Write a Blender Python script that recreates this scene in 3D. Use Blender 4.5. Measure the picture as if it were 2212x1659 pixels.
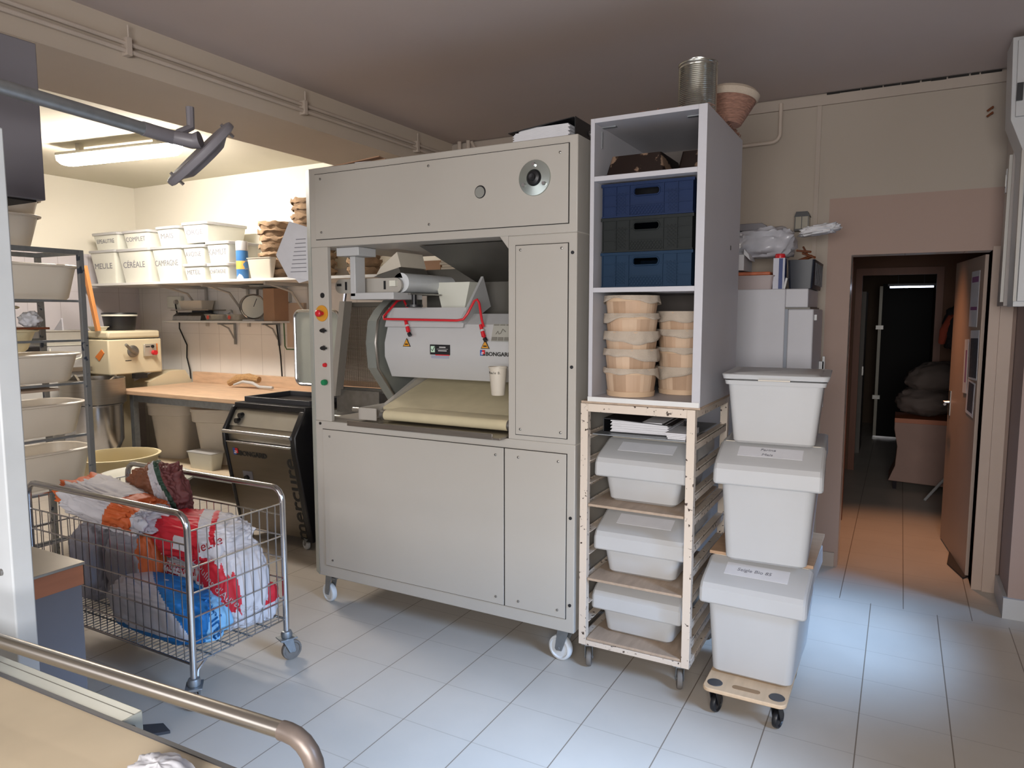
import bpy, bmesh, math, random
from mathutils import Vector, Matrix, noise
random.seed(7)
PI = math.pi
SC = bpy.context.scene
COL = SC.collection
for o in list(bpy.data.objects): bpy.data.objects.remove(o)

# ------------------------------------------------------------------ camera
cd = bpy.data.cameras.new('camera'); cam = bpy.data.objects.new('camera', cd); COL.objects.link(cam)
YAW, PITCH, ROLL, FPX = 0.501418, 0.098908, 0.0003, 1528.66
fw = Vector((-math.sin(YAW)*math.cos(PITCH), math.cos(YAW)*math.cos(PITCH), -math.sin(PITCH)))
rt = Vector((math.cos(YAW), math.sin(YAW), 0)); up = rt.cross(fw)
rm = Matrix((rt, up, -fw)).transposed()
cam.matrix_world = Matrix.Translation((0, 0, 1.6)) @ rm.to_4x4()
cd.sensor_width = 36; cd.lens = FPX/2212*36; cd.clip_start = 0.05; cd.clip_end = 60
SC.camera = cam

# ------------------------------------------------------------------ world, lights, exposure
w = bpy.data.worlds.new('world'); SC.world = w; w.use_nodes = True
w.node_tree.nodes['Background'].inputs[0].default_value = (0.55, 0.65, 0.85, 1)
w.node_tree.nodes['Background'].inputs[1].default_value = 0.1
vs = SC.view_settings
vs.view_transform = 'Standard'; vs.look = 'None'; vs.gamma = 1; vs.exposure = -0.40; vs.use_curve_mapping = False

def area(name, loc, to, sx, sy, power, col, spread=180):
    l = bpy.data.lights.new(name, 'AREA'); l.shape = 'RECTANGLE'; l.size = sx; l.size_y = sy
    l.energy = power; l.color = col; l.spread = math.radians(spread)
    o = bpy.data.objects.new(name, l); COL.objects.link(o); o.location = loc
    o.rotation_euler = (Vector(to)-Vector(loc)).to_track_quat('-Z', 'Y').to_euler()
    return o
# daylight through the windows of the right wall and of the wall behind the camera
area('daylight_side_window', (1.47, 3.72, 1.80), (-.20, 3.80, 0.0), 0.7, .7, 14, (0.36, 0.60, 1.0), 40)
area('daylight_near_window', (1.47, 1.30, 1.80), (-.85, 1.75, 0.0), 1.0, .9, 40, (0.42, 0.64, 1.0), 46)
area('daylight_rear_window', (0.15, -1.57, 1.75), (-1.6, 2.6, 0.3), 1.8, 1.1, 125, (1.0, 0.965, 0.94), 130)
area('daylight_left_window', (-2.9, -1.57, 1.75), (-2.4, 3.0, 0.6), 1.4, 1.1, 40, (0.95, 0.94, 1.0))
# warm ceiling lamp of the corridor, hidden by the door head
lp = bpy.data.lights.new('corridor_lamp', 'SPOT'); lp.energy = 135; lp.color = (1.0, 0.45, 0.22); lp.shadow_soft_size = 0.06
lp.spot_size = math.radians(50); lp.spot_blend = 0.9
lo = bpy.data.objects.new('corridor_lamp', lp); COL.objects.link(lo); lo.location = (0.05, 5.55, 2.5)
lo.rotation_euler = (math.radians(-1), 0, 0)

# ------------------------------------------------------------------ materials
def lin(h):
    h = h.lstrip('#'); c = [int(h[i:i+2], 16)/255 for i in (0, 2, 4)]
    return tuple((x/12.92 if x <= 0.04045 else ((x+0.055)/1.055)**2.4) for x in c)+(1,)
MATS = {}
def mat(name, col, rough=0.5, metal=0.0, var=0.06, scale=6.0, bump=0.0, bscale=60.0, col2=None, thr=None, trans=0.0, alpha=1.0, emit=None, estr=0, spec=0.5, stretch=None):
    """procedural material: base colour varied by noise; col2 with thr = patches of a second colour"""
    if name in MATS: return MATS[name]
    m = bpy.data.materials.new(name); m.use_nodes = True; MATS[name] = m
    nt = m.node_tree; N = nt.nodes; L = nt.links; b = N['Principled BSDF']
    c = lin(col)
    b.inputs['Roughness'].default_value = rough; b.inputs['Metallic'].default_value = metal
    b.inputs['Specular IOR Level'].default_value = spec
    b.inputs['Transmission Weight'].default_value = trans; b.inputs['Alpha'].default_value = alpha
    tc = N.new('ShaderNodeTexCoord'); mp = N.new('ShaderNodeMapping'); L.new(tc.outputs['Object'], mp.inputs[0])
    if stretch: mp.inputs['Scale'].default_value = stretch
    nz = N.new('ShaderNodeTexNoise'); nz.inputs['Scale'].default_value = scale; nz.inputs['Detail'].default_value = 5
    L.new(mp.outputs[0], nz.inputs[0])
    cr = N.new('ShaderNodeValToRGB'); L.new(nz.outputs['Fac'], cr.inputs[0])
    if col2:
        t = thr if thr else 0.6
        cr.color_ramp.elements[0].position = t; cr.color_ramp.elements[0].color = c
        cr.color_ramp.elements[1].position = min(1, t+0.03); cr.color_ramp.elements[1].color = lin(col2)
    else:
        cr.color_ramp.elements[0].position = 0.3; cr.color_ramp.elements[1].position = 0.7
        cr.color_ramp.elements[0].color = tuple(x*(1-var) for x in c[:3])+(1,)
        cr.color_ramp.elements[1].color = tuple(min(1, x*(1+var)) for x in c[:3])+(1,)
    L.new(cr.outputs[0], b.inputs['Base Color'])
    if bump:
        n2 = N.new('ShaderNodeTexNoise'); n2.inputs['Scale'].default_value = bscale; n2.inputs['Detail'].default_value = 3
        L.new(mp.outputs[0], n2.inputs[0])
        bp = N.new('ShaderNodeBump'); bp.inputs['Strength'].default_value = bump; bp.inputs['Distance'].default_value = 0.01
        L.new(n2.outputs['Fac'], bp.inputs['Height']); L.new(bp.outputs[0], b.inputs['Normal'])
    if emit:
        b.inputs['Emission Color'].default_value = lin(emit); b.inputs['Emission Strength'].default_value = estr
    return m

def mnode(nt, op, a, b=None, c=None):
    n = nt.nodes.new('ShaderNodeMath'); n.operation = op
    for i, v in enumerate((a, b, c)):
        if v is None: continue
        if isinstance(v, (int, float)): n.inputs[i].default_value = v
        else: nt.links.new(v, n.inputs[i])
    return n.outputs[0]

def tile_mat(name, col, grout, px, py, ox, oy, gw, ax='XY', rough=0.35, top=None, paint=None, split=None, faint=0.5):
    """square tiles on the named plane; above height top the wall is painted"""
    m = bpy.data.materials.new(name); m.use_nodes = True; nt = m.node_tree; N = nt.nodes; L = nt.links; b = N['Principled BSDF']
    g = N.new('ShaderNodeNewGeometry'); s = N.new('ShaderNodeSeparateXYZ'); L.new(g.outputs['Position'], s.inputs[0])
    U = s.outputs[ax[0]]; V = s.outputs[ax[1]]
    if split:
        sh = mnode(nt, 'MULTIPLY', mnode(nt, 'GREATER_THAN', V, split), px*0.5); U = mnode(nt, 'ADD', U, sh)
    def line(c, o, p, wd):
        f = mnode(nt, 'FRACT', mnode(nt, 'DIVIDE', mnode(nt, 'SUBTRACT', c, o), p))
        d = mnode(nt, 'MULTIPLY', mnode(nt, 'ABSOLUTE', mnode(nt, 'SUBTRACT', f, 0.5)), p)
        return mnode(nt, 'GREATER_THAN', d, p/2-wd/2)
    l1 = line(U, ox, px, gw); l2 = mnode(nt, 'MULTIPLY', line(V, oy, py, gw), faint)
    fac = mnode(nt, 'MAXIMUM', l1, l2)
    nz = N.new('ShaderNodeTexNoise'); nz.inputs['Scale'].default_value = 2.2; nz.inputs['Detail'].default_value = 6
    L.new(g.outputs['Position'], nz.inputs[0])
    r1 = N.new('ShaderNodeValToRGB'); L.new(nz.outputs['Fac'], r1.inputs[0]); c = lin(col)
    r1.color_ramp.elements[0].position = .3; r1.color_ramp.elements[1].position = .7
    r1.color_ramp.elements[0].color = tuple(x*.93 for x in c[:3])+(1,); r1.color_ramp.elements[1].color = tuple(x*1.05 for x in c[:3])+(1,)
    mx = N.new('ShaderNodeMix'); mx.data_type = 'RGBA'; L.new(fac, mx.inputs[0]); L.new(r1.outputs[0], mx.inputs[6]); mx.inputs[7].default_value = lin(grout)
    out = mx.outputs[2]
    if top:
        m2 = N.new('ShaderNodeMix'); m2.data_type = 'RGBA'; L.new(mnode(nt, 'GREATER_THAN', s.outputs['Z'], top), m2.inputs[0])
        L.new(out, m2.inputs[6]); m2.inputs[7].default_value = lin(paint); out = m2.outputs[2]
    L.new(out, b.inputs['Base Color']); b.inputs['Roughness'].default_value = rough
    return m

M_floor = tile_mat('floor_tiles', '#b8b0a6', '#7b7064', 0.3165, 0.3045, -0.075, 3.042, 0.0045, 'XY', 0.42, split=4.28, faint=0.35)
M_walltile = tile_mat('white_wall_tiles', '#dedad4', '#b5afa9', 0.30, 0.42, -6.9, 0.98, 0.004, 'XZ', 0.25, top=2.0, paint='#ebe6d8')
M_lefttile = tile_mat('side_wall_tiles', '#c9c4c8', '#a19b9d', 0.30, 0.42, 0.1, 0.98, 0.004, 'YZ', 0.3, top=2.2, paint='#ebe6d8')
M_ceil = mat('ceiling_paint', '#b7aaa4', 0.9, var=0.03, scale=1.5)
M_ceil2 = mat('alcove_ceiling_paint', '#d8d2bf', 0.9, var=0.03, scale=1.5)
M_wall = mat('wall_paint', '#a89c91', 0.85, var=0.03, scale=2, bump=0.1, bscale=150)
M_pink = mat('pinkish_wall_paint', '#a08a80', 0.85, var=0.03, scale=2)
M_beam = mat('beam_paint', '#bdaf9f', 0.85, var=0.03, scale=2)
M_pipe = mat('painted_pipe', '#b9ab9e', 0.6)
M_white = mat('white_laminate', '#b2b1b6', 0.45, var=0.02)
M_whiteedge = mat('laminate_edge', '#cfcecb', 0.5, var=0.02)
M_mach = mat('machine_cream_enamel', '#aaa59d', 0.42, var=0.02, scale=2)
M_machdk = mat('machine_grey_enamel', '#969a94', 0.45, var=0.02)
M_inner = mat('dark_grey_steel', '#5d5a54', 0.5, metal=0.3)
M_gap = mat('black_gap', '#15120f', 0.8)
M_chrome = mat('chrome_steel', '#c2c2c4', 0.22, metal=1.0, var=0.04, scale=20)
M_dull = mat('dull_metal', '#8e8c88', 0.4, metal=0.85, var=0.12, scale=25)
M_brush = mat('brushed_steel', '#9b958c', 0.33, metal=0.9, var=0.08, scale=4, stretch=(1, 1, 30))
M_galv = mat('galvanised_steel', '#8f9396', 0.45, metal=0.8, var=0.1, scale=30)
M_zinc = mat('zinc_plate', '#b9c2bc', 0.25, metal=0.9, var=0.06, scale=20)
M_black = mat('black_plastic', '#17171a', 0.4)
M_dkgrey = mat('dark_grey_plastic', '#3b3c40', 0.5)
M_nylon = mat('white_nylon', '#cdd0d2', 0.35)
M_rubber = mat('grey_rubber', '#6a645e', 0.7, var=0.15, scale=30)
M_plw = mat('white_plastic', '#b3b3b3', 0.38, var=0.015)
M_ply = mat('cream_plastic', '#c6bdae', 0.42, var=0.03, scale=8)
M_plc = mat('translucent_white_plastic', '#d9d9cd', 0.35, var=0.02)
M_wood = mat('beech_plywood', '#b08f72', 0.6, var=0.10, scale=5, stretch=(1, 8, 8))
M_woodlt = mat('pale_plywood', '#c6ab8c', 0.6, var=0.08, scale=5, stretch=(8, 1, 8))
M_bench = mat('worn_beech_bench', '#c4a588', 0.55, var=0.14, scale=6, stretch=(1, 6, 6))
M_shelfwood = mat('dusty_board', '#a5917e', 0.75, var=0.12, scale=7, stretch=(6, 1, 6))
M_brown = mat('brown_wood', '#6e3c20', 0.5, var=0.1, scale=5, stretch=(6, 6, 1))
M_linen = mat('linen_cloth', '#b0a292', 0.95, var=0.06, scale=15, bump=0.4, bscale=300)
M_linenbr = mat('floury_brown_linen', '#9a8065', 0.95, var=0.30, scale=14, bump=0.5, bscale=200)
M_chip = mat('chipped_white_enamel', '#cbbdae', 0.5, scale=55, col2='#3b2a20', thr=0.635)
M_slat = mat('wood_slat_basket', '#b3967c', 0.7, var=0.14, scale=9, stretch=(1, 1, 0.1))
M_slat2 = mat('wood_hoop', '#bda184', 0.7, var=0.08, scale=9)
M_blue = mat('blue_crate_plastic', '#0f2244', 0.65, var=0.08, spec=0.25)
M_blue2 = mat('teal_blue_crate_plastic', '#102a42', 0.65, var=0.08, spec=0.25)
M_green = mat('dark_grey_green_crate_plastic', '#1b1f1f', 0.65, var=0.08, spec=0.25)
M_tin = mat('tin_can', '#c3c3ba', 0.24, metal=1.0, var=0.04)
M_oldtin = mat('rusty_baking_tin', '#241813', 0.45, metal=0.5, scale=11, col2='#8d7460', thr=0.585)
M_wicker = mat('wicker', '#8a6657', 0.8, var=0.3, scale=40, stretch=(1, 1, 4), bump=0.6, bscale=90)
M_paper = mat('white_paper', '#cfcfd3', 0.8, var=0.03, scale=20)
M_card = mat('brown_cardboard', '#9c7a60', 0.8, var=0.08)
M_red = mat('red_plastic', '#c11d28', 0.4)
M_green2 = mat('green_button', '#12774a', 0.4)
M_yel = mat('amber_plate', '#c48a2a', 0.45)
M_cream = mat('cream_kneader_enamel', '#d4c8aa', 0.45, var=0.04, scale=4)
M_orange = mat('orange_sticker', '#dd7d33', 0.5)
M_ink = mat('marker_ink', '#7d7d84', 0.8)
M_inkd = mat('black_print', '#22211f', 0.7)
M_inkw = mat('white_print', '#e6e0e0', 0.7)
M_flour = mat('floury_canvas', '#b8a88e', 0.9, var=0.12, scale=3)
M_belt = mat('cream_conveyor_belt', '#c3b899', 0.8, var=0.05, scale=12)
M_green3 = mat('grey_green_rim', '#a3a59d', 0.4, metal=0.25)
M_anth = mat('grey_laminate', '#716f74', 0.6, var=0.03)
M_hood = mat('grey_painted_metal', '#6d6a6f', 0.45, var=0.03)
M_door = mat('cream_door_paint', '#ac9788', 0.5, var=0.03)
M_diff = mat('lamp_diffuser', '#ffffff', 0.4, emit='#fff5ea', estr=155)
M_tube = mat('far_tube_light', '#ffffff', 0.4, emit='#dfe8ff', estr=9)
M_glass = mat('clear_plastic', '#ddd8cc', 0.15, trans=0.7, alpha=0.6)
M_film = mat('clear_film', '#c4c4cc', 0.25, var=0.1, scale=12, alpha=0.75)
M_bristle = mat('tan_bristle', '#a9855a', 0.9, var=0.2, scale=60, bump=0.6, bscale=200)
M_dark = mat('dark_fabric', '#221d22', 0.9, var=0.1)
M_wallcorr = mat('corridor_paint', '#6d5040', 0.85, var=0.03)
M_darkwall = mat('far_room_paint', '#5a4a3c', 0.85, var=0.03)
M_sack = mat('white_paper_sack', '#c6c3c6', 0.75, var=0.05, scale=9, bump=0.15, bscale=40)
M_sackg = mat('grey_paper_sack', '#99969c', 0.75, var=0.05, scale=9, bump=0.15, bscale=40)
M_sackr = mat('red_print_on_sack', '#c5202f', 0.6, var=0.04)
M_sacko = mat('orange_print_on_sack', '#c8612f', 0.6, var=0.04)
M_sackb = mat('blue_print_on_sack', '#1c73b4', 0.6, var=0.05)
M_sacklb = mat('light_blue_print_on_sack', '#7fb4d6', 0.6, var=0.05)
M_sackbr = mat('brown_print_on_sack', '#7b4a30', 0.6, var=0.05)
M_sackwi = mat('wine_print_on_sack', '#6f3b3a', 0.6, var=0.05)
M_sackgr = mat('green_print_on_sack', '#2c4a3a', 0.6, var=0.05)
M_mesh = mat('perforated_steel', '#7a776e', 0.4, metal=0.8)

# ------------------------------------------------------------------ mesh helpers
MW = {}      # world matrix of every thing / part, known while building
class MB:
    def __init__(s): s.bm = bmesh.new(); s.mi = 0
    def face(s, vs):
        try: f = s.bm.faces.new(vs); f.material_index = s.mi; return f
        except ValueError: return None
    def box(s, x0, x1, y0, y1, z0, z1, m=None):
        P = [Vector((x, y, z)) for z in (z0, z1) for y in (y0, y1) for x in (x0, x1)]
        if m: P = [m @ p for p in P]
        v = [s.bm.verts.new(p) for p in P]
        for q in ((0, 2, 3, 1), (4, 5, 7, 6), (0, 1, 5, 4), (2, 6, 7, 3), (0, 4, 6, 2), (1, 3, 7, 5)): s.face([v[i] for i in q])
        return s
    def loft(s, rings, cap0=True, cap1=True, closed=True):
        R = [[s.bm.verts.new(p) for p in r] for r in rings]; n = len(R[0])
        for a, b in zip(R, R[1:]):
            for i in range(n if closed else n-1): s.face([a[i], a[(i+1) % n], b[(i+1) % n], b[i]])
        if cap0: s.face(R[0][::-1])
        if cap1: s.face(R[-1])
        return s
    def prism(s, poly, axis, a, b):
        """poly: 2-D points in the two other axes (in xyz order), extruded along axis from a to b"""
        def P(p, t):
            return {'x': (t, p[0], p[1]), 'y': (p[0], t, p[1]), 'z': (p[0], p[1], t)}[axis]
        return s.loft([[P(p, a) for p in poly], [P(p, b) for p in poly]])
    def tube(s, path, r, n=8, cap=True):
        P = [Vector(p) for p in path]; rings = []; nrm = None
        for i, p in enumerate(P):
            t = (P[min(i+1, len(P)-1)]-P[max(i-1, 0)]).normalized()
            if nrm is None: nrm = t.orthogonal().normalized()
            nrm = (nrm-t*nrm.dot(t)).normalized(); bn = t.cross(nrm)
            rr_ = r if not isinstance(r, (list, tuple)) else r[i]
            rings.append([p+(nrm*math.cos(2*PI*k/n)+bn*math.sin(2*PI*k/n))*rr_ for k in range(n)])
        return s.loft(rings, cap, cap)
    def cyl(s, a, b, r, n=20): return s.tube([a, b], r, n)
    def lathe(s, prof, c=(0, 0, 0), n=28, m=None, cap0=False, cap1=False):
        rings = []
        for r, z in prof:
            ring = [Vector((r*math.cos(2*PI*k/n), r*math.sin(2*PI*k/n), z)) for k in range(n)]
            if m: ring = [m @ p for p in ring]
            rings.append([p+Vector(c) for p in ring])
        return s.loft(rings, cap0, cap1)
    def rr(s, lst, c=(0, 0, 0), k=5, cap0=True, cap1=True):
        """loft of rounded rectangles: (x0,x1,y0,y1,radius,z)"""
        rings = []
        for x0, x1, y0, y1, r, z in lst: rings.append([Vector(c)+Vector((px, py, z)) for px, py in rrect(x0, x1, y0, y1, r, k)])
        return s.loft(rings, cap0, cap1)
    def build(s, name, m, parent=None, base=None, smooth=35, bevel=0, local=False):
        bm = s.bm
        bmesh.ops.remove_doubles(bm, verts=bm.verts, dist=1e-6)
        bmesh.ops.recalc_face_normals(bm, faces=bm.faces)
        if not local:
            if parent is not None: bm.transform(MW[parent.name].inverted())
            elif base: bm.transform(Matrix.Translation(-Vector(base)))
        me = bpy.data.meshes.new(name); bm.to_mesh(me); bm.free()
        for q in (m if isinstance(m, (list, tuple)) else [m]): me.materials.append(q)
        if smooth:
            me.shade_smooth(); me.set_sharp_from_angle(angle=math.radians(smooth))
        o = bpy.data.objects.new(name, me); COL.objects.link(o)
        if parent is not None: o.parent = parent; MW[o.name] = MW[parent.name].copy()
        else:
            o.location = base if base else (0, 0, 0); MW[o.name] = Matrix.Translation(o.location)
        if bevel:
            bv = o.modifiers.new('bevel', 'BEVEL'); bv.width = bevel; bv.segments = 2; bv.limit_method = 'ANGLE'; bv.angle_limit = math.radians(40)
        return o
def rrect(x0, x1, y0, y1, r, k=5):
    out = []; r = min(r, (x1-x0)/2-1e-5, (y1-y0)/2-1e-5)
    for cx, cy, a0 in ((x1-r, y0+r, -PI/2), (x1-r, y1-r, 0), (x0+r, y1-r, PI/2), (x0+r, y0+r, PI)):
        for i in range(k): a = a0+PI/2*i/(k-1); out.append((cx+r*math.cos(a), cy+r*math.sin(a)))
    return out
def arc(c, r, a0, a1, n, ax='xz'):
    out = []
    for i in range(n+1):
        a = math.radians(a0+(a1-a0)*i/n); u, v = r*math.cos(a), r*math.sin(a)
        out.append({'xz': (c[0]+u, c[1], c[2]+v), 'yz': (c[0], c[1]+u, c[2]+v), 'xy': (c[0]+u, c[1]+v, c[2])}[ax])
    return out
def put(o, label=None, cat=None, group=None, kind=None):
    if label: o['label'] = label
    if cat: o['category'] = cat
    if group: o['group'] = group
    if kind: o['kind'] = kind
    return o
def thing(name, label, cat, loc=(0, 0, 0), rz=0, group=None):
    o = bpy.data.objects.new(name, None); COL.objects.link(o); o.empty_display_size = 0.05
    o.location = loc; o.rotation_euler = (0, 0, rz); MW[o.name] = Matrix.Translation(loc) @ Matrix.Rotation(rz, 4, 'Z')
    return put(o, label, cat, group)
def dup(root, loc, rz=None, label=None, group=None, scale=None):
    def cp(o, par):
        c = o.copy(); COL.objects.link(c); c.parent = par
        for ch in list(o.children): cp(ch, c)
        return c
    r = cp(root, None); r.location = loc
    if rz is not None: r.rotation_euler = (0, 0, rz)
    if scale: r.scale = scale
    if label: r['label'] = label
    if group: r['group'] = group
    MW[r.name] = Matrix.Translation(loc) @ Matrix.Rotation(r.rotation_euler[2], 4, 'Z')
    return r
def struct(name, mb, m, **k):
    o = mb.build(name, m, **k); o['kind'] = 'structure'; return o
def text(name, s, size, m, parent, org, xd=(1, 0, 0), yd=(0, 0, 1), align='CENTER', bold=0.0, shear=0.0, sx=1.0, world=True):
    cu = bpy.data.curves.new(name, 'FONT'); cu.body = s; cu.size = size; cu.align_x = align; cu.align_y = 'CENTER'
    cu.extrude = 0.0004; cu.offset = bold; cu.shear = shear; cu.resolution_u = 3
    t = bpy.data.objects.new('tmp', cu); COL.objects.link(t)
    bpy.context.view_layer.update()
    me = bpy.data.meshes.new_from_object(t.evaluated_get(bpy.context.evaluated_depsgraph_get()))
    bpy.data.objects.remove(t); bpy.data.curves.remove(cu)
    me.name = name; me.materials.clear(); me.materials.append(m)
    x = Vector(xd).normalized(); y = Vector(yd).normalized(); z = x.cross(y)
    Mx = Matrix.Translation(org) @ Matrix((x, y, z)).transposed().to_4x4() @ Matrix.Diagonal((sx, 1, 1, 1))
    if world and parent is not None: Mx = MW[parent.name].inverted() @ Mx
    me.transform(Mx)
    o = bpy.data.objects.new(name, me); COL.objects.link(o)
    if parent is not None: o.parent = parent; MW[o.name] = MW[parent.name].copy()
    return o

# ------------------------------------------------------------------ room shell
XL, XR, YB, ZC = -7.25, 0.56, 4.83, 2.93
struct('floor', MB().box(XL-.2, 3.0, -1.8, 12, -.1, 0), M_floor)
struct('ceiling', MB().box(-3.8, 1.7, -1.8, YB+.02, ZC, ZC+.1), M_ceil)
struct('ceiling_alcove', MB().box(XL-.2, -3.8, -1.8, YB+.02, ZC, ZC+.1), M_ceil2)
DX0, DX1, DZ = -0.285, 0.43, 1.955
b = MB(); b.box(XL-.2, DX0, YB, YB+.16, 0, ZC); b.box(DX1, 1.7, YB, YB+.16, 0, ZC); b.box(DX0, DX1, YB, YB+.16, DZ, ZC)
wall_back = struct('wall_back', b, M_walltile)
struct('wall_left', MB().box(XL-.15, XL, -1.8, YB, 0, ZC), M_lefttile)
struct('wall_right', MB().box(XR, 1.7, 4.42, YB, 0, ZC), M_pink)
b = MB(); b.box(1.5, 1.66, -1.8, .7, 0, ZC); b.box(1.5, 1.66, 1.9, 3.2, 0, ZC); b.box(1.5, 1.66, 4.2, 4.42, 0, ZC)
for ya, yb in ((.7, 1.9), (3.2, 4.2)): b.box(1.5, 1.66, ya, yb, 0, 1.25); b.box(1.5, 1.66, ya, yb, 2.35, ZC)
struct('wall_right', b, M_wall)
b = MB(); b.box(XL-.2, -3.8, -1.8, -1.6, 0, ZC); b.box(-2, -.9, -1.8, -1.6, 0, ZC); b.box(1.2, 1.7, -1.8, -1.6, 0, ZC)
b.box(-3.8, 1.2, -1.8, -1.6, 0, 1.1); b.box(-3.8, 1.2, -1.8, -1.6, 2.4, ZC)
struct('wall_rear', b, M_wall)
# painted plaster panel right of the beam: the wall above and beside the door is plain paint
b = MB(); b.box(-3.2, DX0, YB-.012, YB, 0, ZC); b.box(DX0, DX1, YB-.012, YB, DZ, ZC); b.box(DX1, XR, YB-.012, YB, 0, ZC)
nt = M_wall.node_tree
def two_tone(name, base, other):
    m = bpy.data.materials.new(name); m.use_nodes = True; nt = m.node_tree; bb = nt.nodes['Principled BSDF']; bb.inputs['Roughness'].default_value = .85
    g = nt.nodes.new('ShaderNodeNewGeometry'); s = nt.nodes.new('ShaderNodeSeparateXYZ'); nt.links.new(g.outputs['Position'], s.inputs[0])
    f = mnode(nt, 'MULTIPLY', mnode(nt, 'LESS_THAN', s.outputs['Z'], 2.30), mnode(nt, 'GREATER_THAN', s.outputs['X'], -0.42))
    mx = nt.nodes.new('ShaderNodeMix'); mx.data_type = 'RGBA'; nt.links.new(f, mx.inputs[0]); mx.inputs[6].default_value = lin(base); mx.inputs[7].default_value = lin(other)
    nt.links.new(mx.outputs[2], bb.inputs['Base Color']); return m
struct('wall_back_plaster', b, two_tone('back_wall_paint', '#a59a8e', '#a08a7f'))
struct('trim_1', MB().box(-3.2, XR, YB-.03, YB-.012, ZC-.07, ZC-.012), M_wall)
struct('trim_2', MB().box(-0.51, -0.485, YB-.022, YB-.012, 0, ZC-.07), M_wall)
struct('ceiling_beam', MB().box(-3.8, -3.17, -1.6, YB, 2.71, ZC), M_beam)
b = MB(); random.seed(9); xx = -.46
while xx < .33:
    l_ = .03+random.random()*.09; b.box(xx, xx+l_, YB-.034, YB-.0125, ZC-.0125-.004*random.random(), ZC-.003); xx += l_+.012*random.random()
struct('trim_6', b, M_gap)
# door lining, frame strip, baseboards
b = MB(); b.box(DX1, DX1+.05, YB-.035, YB+.16, 0, DZ+.02); b.box(DX1+.05, XR-.02, YB-.05, YB-.012, 0, DZ)
struct('trim_3', b, M_door)
b = MB(); b.box(XR-.02, XR, 4.42, YB-.05, 0, .11); b.box(XR-.02, 1.5, 4.40, 4.42, 0, .11)
struct('baseboard_right', b, M_plw)
struct('baseboard_back', MB().box(-3.2, DX0-.02, YB-.025, YB-.012, 0, .09), M_wall)
# corridor and the far room
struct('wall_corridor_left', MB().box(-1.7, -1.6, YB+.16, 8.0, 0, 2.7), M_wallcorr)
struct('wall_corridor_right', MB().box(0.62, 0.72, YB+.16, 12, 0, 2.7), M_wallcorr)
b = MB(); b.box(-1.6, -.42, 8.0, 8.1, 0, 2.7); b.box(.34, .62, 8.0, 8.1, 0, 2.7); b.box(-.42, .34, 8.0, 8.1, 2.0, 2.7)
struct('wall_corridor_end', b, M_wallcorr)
b = MB(); b.box(-.42, -.36, 7.97, 7.999, 0, 1.98); b.box(.28, .34, 7.97, 7.999, 0, 1.98); b.box(-.42, .34, 7.97, 7.999, 1.98, 2.05)
struct('trim_4', b, M_brown)
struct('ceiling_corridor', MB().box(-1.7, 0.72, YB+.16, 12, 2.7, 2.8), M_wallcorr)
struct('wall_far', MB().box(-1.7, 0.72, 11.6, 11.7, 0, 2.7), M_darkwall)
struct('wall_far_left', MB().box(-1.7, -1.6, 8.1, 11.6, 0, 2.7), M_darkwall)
struct('trim_5', MB().box(-.385, -.335, 5.95, 6.0, 0, 1.99), M_brown)
# windows outside the picture let the daylight in
for n, (x0, x1) in enumerate(((-.9, 1.2), (-3.8, -2.0))):
    b = MB(); b.box(x0, x0+.05, -1.75, -1.7, 1.1, 2.4); b.box(x1-.05, x1, -1.75, -1.7, 1.1, 2.4); b.box(x0, x1, -1.75, -1.7, 1.1, 1.15); b.box(x0, x1, -1.75, -1.7, 2.35, 2.4)
    struct('window_%d' % (n+1), b, M_white)
b = MB()
for y0, y1 in ((.7, 1.9), (3.2, 4.2)):
    for yy in (y0, y1-.05): b.box(1.6, 1.65, yy, yy+.05, 1.25, 2.35)
    b.box(1.6, 1.65, y0, y1, 1.25, 1.30); b.box(1.6, 1.65, y0, y1, 2.30, 2.35)
    struct('window_%d' % (3+(y0 > 2)), b, M_white); b = MB()
b.bm.free()

# beam pipes with clamps
t = thing('heating_pipe', 'pair of thin painted pipes running along the side of the ceiling beam', 'pipe', (-3.15, 1.0, 2.8))
for z, x in ((2.825, -3.152), (2.79, -3.146)):
    MB().tube([(x, -1.55, z), (x, 4.72, z)], .011, 10).build('pipe', M_pipe, t)
for y in (2.10, 3.19, 4.3):
    b = MB(); b.box(-3.17, -3.128, y-.012, y+.012, 2.768, 2.846); b.tube([(-3.135, y, 2.84), (-3.135, y, 2.90)], .004, 6); b.build('pipe_clamp', M_pipe, t)
t = thing('vertical_pipe', 'two short painted pipes dropping down the back wall behind the tall machine', 'pipe', (-3.1, 4.75, 2.3))
for x in (-3.08, -3.0): MB().tube([(x, 4.77, 2.0), (x, 4.77, 2.93)], .017, 10).build('pipe', M_pipe, t)
MB().tube([(-2.97, 4.77, 2.92), (-2.85, 4.77, 2.72), (-2.5, 4.77, 2.66)], .012, 8).build('pipe_branch', M_pipe, t)
b = MB(); b.tube([(-.72, 4.795, 2.90), (-.72, 4.795, 2.72)]+arc((-.77, 4.795, 2.72), .05, 0, -90, 5)+[(-1.1, 4.795, 2.665)], .012, 10)
o = put(b.build('cable_pipe', M_pipe, base=(-.9, 4.8, 2.67)), 'thin painted pipe curving down from the ceiling beside the white tower shelf', 'pipe')

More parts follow.
